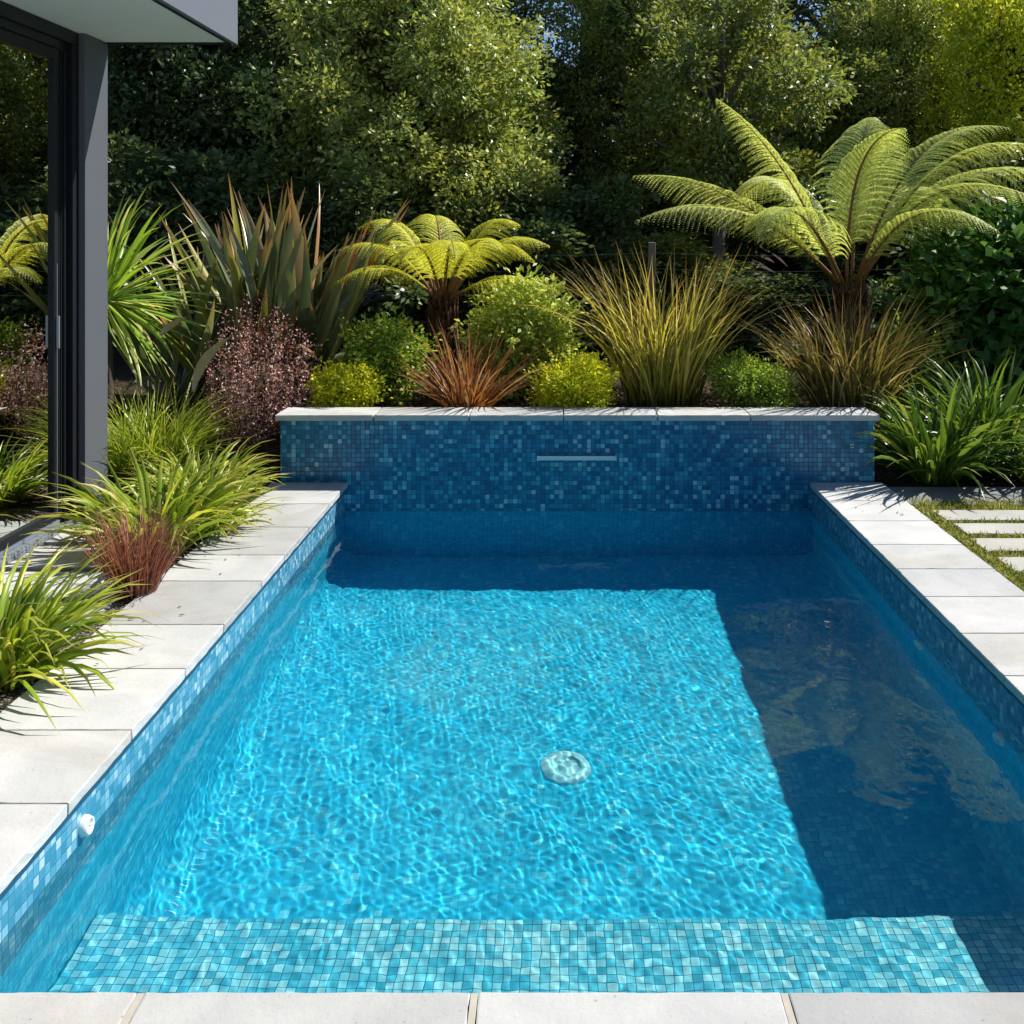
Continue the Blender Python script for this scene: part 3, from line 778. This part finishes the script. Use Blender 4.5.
GG = 'dark green strappy clumps right of the tiled wall'
tuft('dark green strappy clump beside the right end of the tiled wall', 935, 6.62, M['green_grass'], 230, 0.85, 0.13, 0.030, (0.05, 1.0), (0.4, 1.6), GG, 'strappy_clump', 'strappy clump', fold=True, prof='sword')
tuft('upright green strappy clump behind the shaded path at the right edge', 990, 6.95, M['green_grass'], 220, 1.0, 0.15, 0.028, (0.03, 0.8), (0.3, 1.4), GG, 'strappy_clump', 'strappy clump', fold=True, prof='sword')
tuft('low drooping strappy clump cut off by the right edge', 1040, 6.6, M['green_grass'], 180, 0.62, 0.13, 0.022, (0.1, 1.1), (0.5, 1.6), GG, 'strappy_clump', 'strappy clump', fold=True, prof='sword')

# New Zealand flax: fans of stiff sword leaves
def flax(label, px, Y, n, h, wd, grp=None, z=None, th=(0.03, 0.75), cv=(0.0, 0.5), mat='flax'):
    parts = []
    for k in range(6):
        m = n // 6; a0 = random.uniform(0, math.pi)
        az = np.where(rng.random(m) < 0.5, a0, a0 + math.pi) + rng.normal(0, 0.45, m)
        v, f, uv = blades(m, h, 0.05, wd, th, cv, S=10, az=az, fold=True, prof='sword', power=2.4, hvar=(0.55, 1.0))
        an = k / 6 * 2 * math.pi; off = np.array([0.22 * math.cos(an), 0.18 * math.sin(an), 0]); parts.append((v + off, f, uv))
    # a few bent, hanging leaves
    v, f, uv = blades(max(4, n // 12), h * 0.8, 0.1, wd, (0.4, 0.9), (1.2, 2.2), S=10, fold=True, prof='sword', power=2.5); parts.append((v, f, uv))
    v, f, uv = cat(parts)
    o = mesh_obj('flax_plant', v, f, M[mat], uv=uv, smooth=True, loc=at(px, Y, z))
    return tag(o, label, 'flax', grp)


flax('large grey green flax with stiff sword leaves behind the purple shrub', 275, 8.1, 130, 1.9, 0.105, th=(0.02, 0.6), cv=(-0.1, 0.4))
dv = []
for (b0, b1, b2, wd) in (((193, 392), (198, 352), (238, 333), 0.075), ((160, 336), (170, 322), (190, 316), 0.06)):
    A, B, C = P(*b0, 6.75), P(*b1, 6.8), P(*b2, 6.6); vv = []
    for q in np.linspace(0, 1, 12):
        p = (1 - q) ** 2 * A + 2 * q * (1 - q) * B + q * q * C
        w_ = wd * (0.25 + 1.6 * q * (1 - q) * 1.6) * (1 - q ** 4) / 2
        vv += [tuple(p + np.array([-w_, 0.2 * w_, w_ * .4])), tuple(p + np.array([0, 0.012, 0])), tuple(p + np.array([w_, 0.3 * w_, -w_ * .3]))]
    ff = []
    for k in range(11):
        for m_ in (0, 1): ff.append((3 * k + m_, 3 * k + m_ + 1, 3 * k + m_ + 4, 3 * k + m_ + 3))
    dv.append((vv, ff))
M['dead_flax'] = simple('dead_flax_leaf', (0.50, 0.38, 0.24), 0.6, 0.3, 0, 0.3, 12)
for k, (vv, ff) in enumerate(dv):
    tag(mesh_obj('dead_leaf', vv, ff, M['dead_flax'], smooth=True), ['large dry tan leaf standing at the left of the purple shrub', 'small dry tan leaf caught beside the cabbage tree blades'][k], 'dead leaf')
flax('smaller olive flax leaning out from behind the cabbage tree', 192, 8.0, 48, 1.75, 0.075, th=(0.2, 0.9))

# cabbage tree: stem + head of narrow leaves
ct = empty('cabbage_tree', at(104, 7.2), 'young cabbage tree with a spiky lime head behind the grey column', 'cabbage tree')
v, f = tube('', [(0, 0, 0), (0.02, 0, 0.5), (0.0, 0.02, 1.15)], [0.06, 0.05, 0.045], None)
mesh_obj('trunk', v, f, M['bark'], ct, smooth=True)
n = 190
v, f, uv = blades(n, 0.95, 0.03, 0.030, (0.0, 2.3), (0.1, 1.0), S=8, fold=True, prof='sword', power=1.8)
mesh_obj('leaf_head', v + np.array([0, 0, 1.15]), f, M['cordy'], ct, uv=uv, smooth=True)


def shrub(label, px, Y, w, h, mat, n, leaf=(0.03, 0.016), name='shrub', z=None, grp=None, clump=0.07, per=14, lob=14, up=0.6, zc=0.55, dome=True):
    x, y, zz = at(px, Y, z)
    e = empty(name, (x, y, zz), label, 'shrub', grp)
    lobes = []
    for k in range(lob):
        a = 2 * math.pi * k / lob + random.uniform(-.3, .3); rr = random.uniform(0.25, 0.55) * w
        lobes.append(((rr * math.cos(a), rr * math.sin(a) * 0.8, h * random.uniform(0.25, 0.85)), (w * random.uniform(0.2, 0.42), w * random.uniform(0.2, 0.42), h * random.uniform(0.16, 0.32))))
    lobes.append(((0, 0, h * 0.5), (w * 0.5, w * 0.45, h * 0.32)))
    v, f = crown_mesh(lobes, n, leaf, clump, per, 0.85, up)
    vs_, fs_ = [v], [f]; o_ = len(v)
    for k in range(26):
        d = rand_dir(1)[0]; d[2] = abs(d[2]) * 0.9 + 0.15; d /= np.linalg.norm(d)
        c0 = np.array([d[0] * w * 0.6, d[1] * w * 0.6, h * (0.35 + 0.35 * d[2])]); ln = h * random.uniform(0.18, 0.42)
        m = 22; q = rng.random(m)[:, None]; p = c0 + (d + np.array([0, 0, 0.5])) * ln * q + rng.normal(size=(m, 3)) * 0.008
        a_, b_ = leaf_quads(p, norm(rand_dir(m) + d), rand_dir(m), leaf[0] * rng.uniform(.7, 1.3, m), leaf[1] * rng.uniform(.7, 1.2, m))
        vs_.append(a_); fs_.append(b_ + o_); o_ += len(a_)
    v = np.concatenate(vs_); f = np.concatenate(fs_)
    v[:, 2] = np.maximum(v[:, 2], 0.01)
    mesh_obj('foliage', v, f, mat, e)
    st = []
    for k in range(7):
        a = random.uniform(0, 6.28); r = w * random.uniform(0.2, 0.5)
        st.append(tube('', [(0.03 * math.cos(a), 0.03 * math.sin(a), 0), (r * .5 * math.cos(a), r * .5 * math.sin(a), h * .35), (r * math.cos(a), r * math.sin(a), h * .7)], [0.012, 0.009, 0.004], None, seg=5))
    v, f = merge(st); mesh_obj('stem', v, f, M['bark'], e)
    return e


shrub('low bright yellow mounded shrub at the left end of the stone capping', 345, 7.05, 0.30, 0.32, M['yellow_shrub'], 9000, (0.030, 0.017), grp='mounded shrubs behind the tiled wall', clump=0.05)
shrub('fresh green shrub between the yellow mound and the bronze tussock', 386, 7.35, 0.36, 0.58, M['green_shrub'], 8000, (0.042, 0.024), grp='mounded shrubs behind the tiled wall', clump=0.07)
shrub('leafy lime green shrub behind the bronze tussock, tallest of the green mounds', 524, 7.8, 0.50, 0.86, M['lime_shrub'], 11000, (0.055, 0.028), grp='mounded shrubs behind the tiled wall', clump=0.09)
shrub('yellow green mounded shrub left of the tall golden tussock', 573, 7.0, 0.37, 0.38, M['yellow_shrub'], 11000, (0.030, 0.017), grp='mounded shrubs behind the tiled wall', clump=0.05)
shrub('small fine green mounded shrub right of the golden tussock', 753, 7.05, 0.37, 0.37, M['green_shrub'], 11000, (0.030, 0.014), grp='mounded shrubs behind the tiled wall', clump=0.05)

# purple shrub: many upright twigs set with tiny leaves
def spire_shrub(label, px, Y, w, h, mat, ntw, nl, z=None, leaf=(0.022, 0.012)):
    x, y, zz = at(px, Y, z); e = empty('purple_shrub', (x, y, zz), label, 'shrub')
    V, Fq = [], []; st = []
    o = 0
    for k in range(ntw):
        a = random.uniform(0, 6.28); r = w * math.sqrt(random.random()); hh = h * (1 - 0.35 * (r / w) ** 2) * random.uniform(0.5, 1.15)
        b = np.array([r * 0.3 * math.cos(a), r * 0.3 * math.sin(a), 0.02]); tpt = np.array([r * math.cos(a), r * 0.8 * math.sin(a), hh])
        s = rng.uniform(0.18, 1.0, nl); p = b + (tpt - b) * s[:, None] + np.array([math.cos(a), math.sin(a), 0]) * (0.08 * np.sin(s * 3.1))[:, None]
        p = p + rng.normal(size=(nl, 3)) * 0.016
        d = norm(rand_dir(nl) + np.array([0, 0, 0.7])); v, f = leaf_quads(p, d, rand_dir(nl), leaf[0] * rng.uniform(.6, 1.3, nl), leaf[1] * rng.uniform(.6, 1.3, nl))
        V.append(v); Fq.append(f + o); o += len(v)
        if k % 3 == 0: st.append(tube('', [tuple(b), tuple(b + (tpt - b) * .5 + np.array([math.cos(a), math.sin(a), 0]) * .07), tuple(tpt)], [0.006, 0.004, 0.002], None, seg=4))
    mesh_obj('foliage', np.concatenate(V), np.concatenate(Fq), mat, e)
    v, f = merge(st); mesh_obj('stem', v, f, M['bark'], e)
    return e


spire_shrub('rounded purple grey shrub with tiny leaves left of the stone capping', 262, 7.0, 0.43, 1.08, M['purple_shrub'], 215, 62, z=0.0)
spire_shrub('taller rusty red spires rising behind the purple shrub', 262, 7.45, 0.26, 1.15, M['rust_shrub'], 60, 50, z=0.1)

# ------------------------------------------------------------------ tree ferns
def frond(parent, B, C, T, wid, n_p, mat, spacing=0.013):
    B, C, T = map(np.asarray, (B, C, T))
    L = (np.linalg.norm(C - B) + np.linalg.norm(T - C) + np.linalg.norm(T - B)) / 2
    S = n_p
    s = np.linspace(0, 1, S)
    pt = lambda q: (1 - q) ** 2 * B + 2 * q * (1 - q) * C + q ** 2 * T
    out = (T - B).copy(); out[2] = 0
    if np.linalg.norm(out) < 0.25: out = np.array([0.25, -1, 0.0])
    out = out / np.linalg.norm(out)
    side = np.cross(out, [0, 0, 1]); side /= np.linalg.norm(side)
    roll = random.uniform(-0.2, 0.2)
    V, Fq = [], []; o = 0
    ribs = []
    for k in range(S):
        q = s[k] * 0.98 + 0.0
        if q < 0.13: continue
        p = pt(q); tg = pt(min(1, q + .02)) - pt(max(0, q - .02)); tg /= np.linalg.norm(tg)
        sd = side * math.cos(roll) + np.cross(side, tg) * math.sin(roll)
        nr = np.cross(sd, tg)
        prof = min(1, (q - 0.08) / 0.22) ** 0.8 * (1 - max(0, (q - 0.38) / 0.62) ** 1.05) + 0.035
        for sg in (-1, 1):
            pl = wid * prof * random.uniform(0.9, 1.06)
            ang = 0.32 + 0.55 * q + random.gauss(0, 0.03)
            d = sd * sg * math.cos(ang) + tg * math.sin(ang)
            m = max(5, int(pl / spacing))
            u = np.linspace(0.03, 1, m)
            lift = 0.16 * np.sin(u * 2.2) - 0.55 * u ** 2 * (0.7 + 0.6 * q)
            pp = p + d * (pl * u)[:, None] + nr * (pl * lift * 0.6)[:, None] + np.array([0, 0, 1]) * (pl * lift * 0.6)[:, None]
            dd = norm(np.gradient(pp, axis=0))
            cr = norm(np.cross(dd, np.broadcast_to(nr, dd.shape)))
            ll = 0.023 * (wid / 0.33) * (1 - u ** 2.2) * min(1, 0.45 + prof) + 0.005
            for s2 in (-1, 1):
                ld = norm(cr * s2 + dd * 0.55 - nr * 0.22)
                v, f = leaf_quads(pp, ld, np.broadcast_to(nr, ld.shape) + rand_dir(m) * 0.12, ll * rng.uniform(0.8, 1.15, m), np.full(m, spacing * 1.05), 0.05)
                V.append(v); Fq.append(f + o); o += len(v)
    fr_ = mesh_obj('frond', np.concatenate(V), np.concatenate(Fq), mat, parent)
    q = np.linspace(0, 1, 16)
    v, f = tube('', [tuple(pt(a)) for a in q], [0.013 * (1 - a) ** 0.8 + 0.002 for a in q], None, seg=6)
    st = mesh_obj('stalk', v, f, M['stipe'], fr_, smooth=True)
    return fr_


def tree_fern(label, px, pyc, Y, fr, wid, mat, trunk_r, n_p=54, spacing=0.0095):
    x = (px - VX) * Y / F; zc = H_EYE + (VY - pyc) * Y / F; zg = ground_z(x, Y)
    e = empty('tree_fern', (x, Y, zg), label, 'tree fern', 'tree ferns behind the tiled wall')
    hc = zc - zg
    # trunk with old stalk stubs
    parts = [tube('', [(0.03, 0, -0.05), (0.01, 0, hc * .5), (0, 0, hc * 0.97)], [trunk_r * 1.25, trunk_r, trunk_r * 0.8], None, seg=12)]
    for k in range(150):
        a = random.uniform(0, 6.28); z0 = random.uniform(0, hc * 0.93); l = random.uniform(0.08, 0.24)
        b = Vector((trunk_r * .8 * math.cos(a), trunk_r * .8 * math.sin(a), z0))
        parts.append(tube('', [b, b + Vector((math.cos(a) * .05, math.sin(a) * .05, l * .5)), b + Vector((math.cos(a) * .05, math.sin(a) * .05, l))], [0.012, 0.010, 0.004], None, seg=5))
    v, f = merge(parts); mesh_obj('trunk', v, f, M['fernbark'], e, smooth=True)
    for (tx, ty, dY, cx, cy_, dc) in fr:
        T = P(tx, ty, Y + dY) - np.array([x, Y, zg]); C = P(cx, cy_, Y + dc) - np.array([x, Y, zg])
        h = np.array([C[0], C[1], 0]); h = h / max(np.linalg.norm(h), 1e-3) * trunk_r * 0.7
        frond(e, np.array([0, 0, hc]) + h, C, T, wid * random.uniform(0.92, 1.05), n_p, mat, spacing)
    return e


big = [  # tip x, y, depth offset; control x, y, depth offset
    (632, 176, -0.25, 735, 168, -0.2), (634, 222, -0.75, 745, 172, -0.5), (716, 98, 0.1, 790, 150, 0.05),
    (905, 128, -0.55, 845, 130, -0.1), (874, 118, 0.9, 858, 110, 0.4), (1010, 128, 0.5, 905, 108, 0.3),
    (1058, 152, 0.0, 925, 112, 0.0), (1050, 205, -0.55, 920, 140, -0.3), (1000, 232, -0.9, 905, 170, -0.6),
    (1075, 190, 0.6, 960, 120, 0.5), (735, 205, 1.0, 790, 130, 0.6), (760, 240, -1.0, 790, 160, -0.7), (950, 240, 1.1, 905, 120, 0.7),
]
tree_fern('large tree fern with wide arching fronds behind the right end of the wall', 850, 288, 8.2, big, 0.50, M['fern'], 0.11, 40)
small = [
    (358, 228, 0.1, 410, 196, 0.0), (338, 250, -0.3, 395, 226, -0.1), (336, 282, -0.5, 390, 248, -0.4), (520, 225, 0.35, 478, 200, 0.2),
    (550, 246, 0.0, 495, 218, 0.0), (562, 294, -0.35, 500, 262, -0.3), (430, 225, 0.7, 440, 190, 0.5), (500, 250, -0.7, 470, 215, -0.5),
    (400, 262, -0.75, 425, 218, -0.5), (455, 258, -0.9, 450, 212, -0.6), (535, 262, 0.5, 490, 215, 0.4), (372, 262, 0.5, 410, 210, 0.4),
]
tree_fern('small yellow green tree fern beside the grey green flax', 443, 300, 8.0, small, 0.30, M['fern2'], 0.085, 32, 0.0085)

# ------------------------------------------------------------------ trees
def tree_mesh(seed, w, h, z0, mats, n_leaf, leaf, clump, per, lobn, shell=0.8, spread=1.0):
    """crown + trunk meshes of one tree kind: h total height, z0 lowest leaf height"""
    random.seed(seed)
    lobes = []
    for k in range(lobn):
        u = random.random(); zc = z0 + (h - z0) * (0.12 + 0.8 * (k + 0.5) / lobn)
        prof = math.sin(math.pi * min(0.97, 0.16 + 0.78 * (zc - z0) / (h - z0))) ** 0.6
        a = k * 2.399 + random.uniform(-.4, .4); r = w * prof * random.uniform(0.3, 0.98)
        rr = w * (random.uniform(0.10, 0.2) if random.random() < 0.45 else random.uniform(0.2, 0.36))
        lobes.append(((r * math.cos(a), r * math.sin(a), zc), (rr, rr, rr * random.uniform(0.65, 0.95))))
    v, f = crown_mesh(lobes, n_leaf, leaf, clump, per, shell)
    parts = [tube('', [(0, 0, -0.2), (0.05, 0.03, h * .25), (-0.04, 0.05, h * .5), (0, 0, h * .85)], [w * .085, w * .07, w * .045, w * .012], None, seg=9)]
    for (c, r) in lobes:
        zb = max(h * 0.12, c[2] - h * 0.16)
        parts.append(tube('', [(0, 0.02, zb), (c[0] * .45, c[1] * .45, zb + (c[2] - zb) * .6), c], [w * .03, w * .02, w * .006], None, seg=6))
        for q in range(3):
            d = rand_dir(1)[0]
            parts.append(tube('', [c, tuple(np.array(c) + d * np.array(r) * 0.5), tuple(np.array(c) + d * np.array(r) * 0.95)], [w * .009, w * .006, w * .003], None, seg=4))
    tv, tf = merge(parts)
    return (v, f, tv, tf)


KINDS = {
    'round': tree_mesh(3, 1.6, 4.6, 0.5, None, 84000, (0.068, 0.036), 0.105, 18, 80),
    'mid': tree_mesh(21, 1.9, 5.2, 0.4, None, 72000, (0.080, 0.040), 0.12, 18, 75),
    'clear': tree_mesh(33, 1.5, 5.2, 1.9, None, 26000, (0.10, 0.048), 0.13, 18, 40),
    'dense': tree_mesh(5, 2.1, 6.2, 0.3, None, 80000, (0.085, 0.044), 0.15, 22, 75),
    'tall': tree_mesh(8, 2.0, 9.0, 0.9, None, 56000, (0.10, 0.045), 0.2, 20, 60, 0.75),
    'loose': tree_mesh(12, 2.2, 8.5, 2.2, None, 17000, (0.12, 0.04), 0.2, 18, 36, 0.6),
    'canopy': tree_mesh(41, 2.3, 12.0, 6.6, None, 42000, (0.11, 0.05), 0.2, 20, 46),
    'bush': tree_mesh(15, 1.0, 2.3, 0.0, None, 16000, (0.085, 0.045), 0.12, 16, 22),
}
cache = {}


def tree(kind, label, px, Y, s=(1, 1, 1), rz=0.0, leafm='dark_leaf', barkm='bark', grp='trees beyond the garden', name='tree', cat_='tree'):
    x, y, z = at(px, Y)
    e = empty(name, (x, y, z - 0.05), label, cat_, grp); e.scale = s; e.rotation_euler = (0, 0, rz)
    key = (kind, leafm, barkm)
    if key not in cache:
        v, f, tv, tf = KINDS[kind]
        a = mesh_obj('crown', v, f, M[leafm], e); b = mesh_obj('trunk', tv, tf, M[barkm], e, smooth=True)
        cache[key] = (a, b)
    else:
        for src in cache[key]:
            c = src.copy(); COL.objects.link(c); c.parent = e
    return e


tree('round', 'rounded sunlit tree with bright leaves behind the flax and small tree fern', 405, 11.6, (1.0, 1.0, 1.05), 0.5, 'bright_leaf')
tree('dense', 'dark dense tree rising directly behind the grey column and cabbage tree', 150, 12.4, (1.0, 1.0, 1.0), 1.0, 'dark_leaf')
tree('dense', 'dark dense tree between the column and the rounded sunlit tree', 290, 13.6, (0.95, 0.95, 1.05), 2.6, 'dark_leaf')
tree('dense', 'deep green tree in the dark gap right of the rounded sunlit tree', 548, 15.6, (0.75, 0.75, 0.68), 4.1, 'dark_leaf')
tree('clear', 'tree with a bare pale grey trunk showing under the left fronds of the large fern', 722, 11.8, (0.8, 0.8, 0.84), 2.0, 'mid_leaf', 'greybark')
tree('mid', 'mid green tree in front of the backmost trees, above the golden tussock', 645, 14.2, (0.8, 0.8, 0.98), 2.0, 'mid_leaf')
tree('mid', 'broad mid green tree directly behind the large tree fern', 800, 14.6, (1.0, 1.0, 0.82), 5.2, 'mid_leaf')
tree('round', 'pale sunlit tree just right of the broad tree behind the large fern', 893, 14.4, (0.85, 0.85, 1.05), 3.3, 'bright_leaf')
tree('round', 'golden leaved tree at the right edge near the top', 1020, 12.8, (0.85, 0.85, 1.05), 1.1, 'gold_leaf')
tree('tall', 'tall dark tree behind the top of the rounded sunlit tree', 440, 18.0, (1.2, 1.2, 1.2), 0.3, 'mid_leaf')
tree('loose', 'loose feathery tree with sky showing through, far behind at upper right', 850, 19.5, (1.4, 1.4, 1.4), 0.2, 'dark_leaf')
tree('loose', 'loose tree with a small patch of sky in it, top centre', 655, 18.5, (1.1, 1.1, 1.35), 2.1, 'mid_leaf')
tree('canopy', 'high branched tree whose bare stem stands in the sky gap at top centre', 585, 18.6, (1.0, 1.0, 1.0), 4.4, 'mid_leaf', 'greybark')
tree('canopy', 'high branched tree far behind the fern, right of the sky gap tree', 735, 19.6, (1.1, 1.1, 1.0), 1.2, 'mid_leaf', 'greybark')
tree('canopy', 'high branched tree far behind the pale sunlit tree', 880, 18.4, (1.05, 1.05, 1.0), 3.0, 'mid_leaf', 'greybark')
tree('tall', 'tall tree behind the golden tree', 985, 19.0, (1.3, 1.3, 1.15), 3.9, 'dark_leaf')
tree('dense', 'dense tree beyond the right edge behind the large leaved shrub', 1130, 14.5, (0.8, 0.8, 0.6), 0.8, 'dark_leaf')
tree('dense', 'dark tree far behind the house end', 20, 16.0, (1.1, 1.1, 1.2), 5.0, 'dark_leaf')
tree('tall', 'tall backmost tree behind the dark left trees', 265, 18.5, (1.2, 1.2, 1.2), 2.8, 'dark_leaf')
UG = 'dark undergrowth bushes along the wire fence'
for (lab, px, Y, s, rz, lm) in [
    ('dark bush behind the flax on the left', 190, 10.2, (1.2, 1.0, 1.0), 0.3, 'dark_leaf'),
    ('dark bush under the rounded sunlit tree', 350, 10.4, (1.2, 1, 0.85), 1.4, 'dark_leaf'),
    ('dark bush behind the lime shrub and left of the fence post', 560, 10.9, (1.2, 1, 0.85), 2.2, 'dark_leaf'),
    ('dark bush behind the golden tussock and fence post', 650, 11.3, (1.1, 1, 0.6), 3.5, 'mid_leaf'),
    ('dark bush behind the small green mound, left of the fern trunk', 752, 10.4, (0.9, 1, 0.42), 4.1, 'dark_leaf'),
    ('dark bush right behind the fern trunk', 868, 10.8, (1.1, 1, 0.85), 5.1, 'dark_leaf'),
    ('dark bush beyond the large leaved shrub', 1000, 10.9, (1.3, 1.1, 1.0), 0.9, 'dark_leaf'),
    ('big bush just past the right edge, beside the large leaved shrub', 1130, 10.2, (1.4, 1.3, 1.15), 1.9, 'mid_leaf'),
    ('big bush farthest right, well past the right edge', 1310, 10.6, (1.6, 1.3, 1.3), 4.4, 'dark_leaf'),
    ('dark bush in the deep shade below the left frond tips', 480, 11.0, (1.1, 1, 0.8), 5.8, 'dark_leaf')]:
    tree('bush', lab, px, Y, s, rz, lm, grp=UG, name='bush', cat_='bush')

# large-leaved shrub, right
x, y, z = at(992, 8.4)
e = empty('broadleaf_shrub', (x, y, z), 'large dark shrub with broad glossy leaves below the right fronds', 'shrub')
lobes = [((0.0, 0, 0.75), (0.6, 0.5, 0.55)), ((0.25, 0.1, 1.15), (0.5, 0.45, 0.42)), ((-0.35, -0.1, 0.5), (0.4, 0.4, 0.4)), ((0.4, -0.2, 0.5), (0.45, 0.4, 0.42)), ((-0.2, 0.1, 0.95), (0.35, 0.35, 0.32)), ((0.55, 0, 1.0), (0.4, 0.4, 0.5))]
v, f = crown_mesh(lobes, 5200, (0.14, 0.075), 0.15, 9, 0.85, 0.9)
mesh_obj('foliage', v, f, M['big_leaf'], e)
v, f = merge([tube('', [(0, 0, 0), (c[0] * .5, c[1] * .5, c[2] * .5), c], [.02, .015, .006], None, seg=6) for c, r in lobes]); mesh_obj('stem', v, f, M['bark'], e)
shrub('small pale leaved shrub between the fern trunk and the large leaved shrub', 905, 8.0, 0.28, 0.62, M['green_shrub'], 2600, (0.05, 0.026), clump=0.08)

# wire fence
wf = empty('wire_fence', (0.9, 9.6, ground_z(0.9, 9.6)), 'old wire fence with weathered posts in front of the dark undergrowth', 'fence')
zg = ground_z(0.9, 9.6)
for xx, hh in ((-3.4, 1.1), (0.86, 1.20), (3.3, 1.0)):
    bm = bmesh.new(); bx(bm, xx - 0.9 - 0.035, xx - 0.9 + 0.035, -0.05, 0.03, -0.1, hh, 0.012)
    bm_obj('post', bm, M['post'], wf)
for zz in (0.45, 0.72, 0.95, 1.1):
    pts = [(xx - 0.9, -0.055, zz - 0.03 * math.sin(math.pi * ((xx + 1.6) % 2.45) / 2.45)) for xx in np.linspace(-3.5, 5, 36)]
    v, f = tube('', pts, [0.0014] * len(pts), None, seg=5); mesh_obj('wire', v, f, M['wire'], wf)

# fallen leaf litter along the planting bed edge
n = 5200
p = np.stack([rng.uniform(-1.9, 2.4, n), rng.uniform(6.8, 8.2, n), np.zeros(n)], -1)
p[:, 2] = [ground_z(a, b) + 0.006 for a, b in p[:, :2]]
ex = 62
q = np.stack([np.concatenate([rng.uniform(-1.9, -1.6, 26), rng.uniform(1.7, 2.3, 36)]), np.concatenate([rng.uniform(3.6, 6.4, 26), rng.uniform(5.6, 6.4, 36)]), np.full(ex, 0.004)], -1)
dd = rand_dir(ex) * np.array([1, 1, 0.04]); vq, fq = leaf_quads(q, norm(dd), np.tile([[0, 0, 1.0]], (ex, 1)), rng.uniform(.012, .035, ex), rng.uniform(.004, .012, ex))
v, f = leaf_quads(p, norm(rand_dir(n) * np.array([1, 1, .35])), norm(rand_dir(n) * .5 + np.array([0, 0, 1])), rng.uniform(.03, .07, n), rng.uniform(.012, .03, n))
M['litter'] = leaf_mat('dead_leaf', [(0, (0.06, 0.04, 0.025)), (0.6, (0.16, 0.10, 0.06)), (1, (0.34, 0.24, 0.16))], transl=0.1, rough=0.7)
v = np.concatenate([v, vq]); f = np.concatenate([f, fq + n * 4])
tag(mesh_obj('leaf_litter', v, f, M['litter']), kind='stuff')
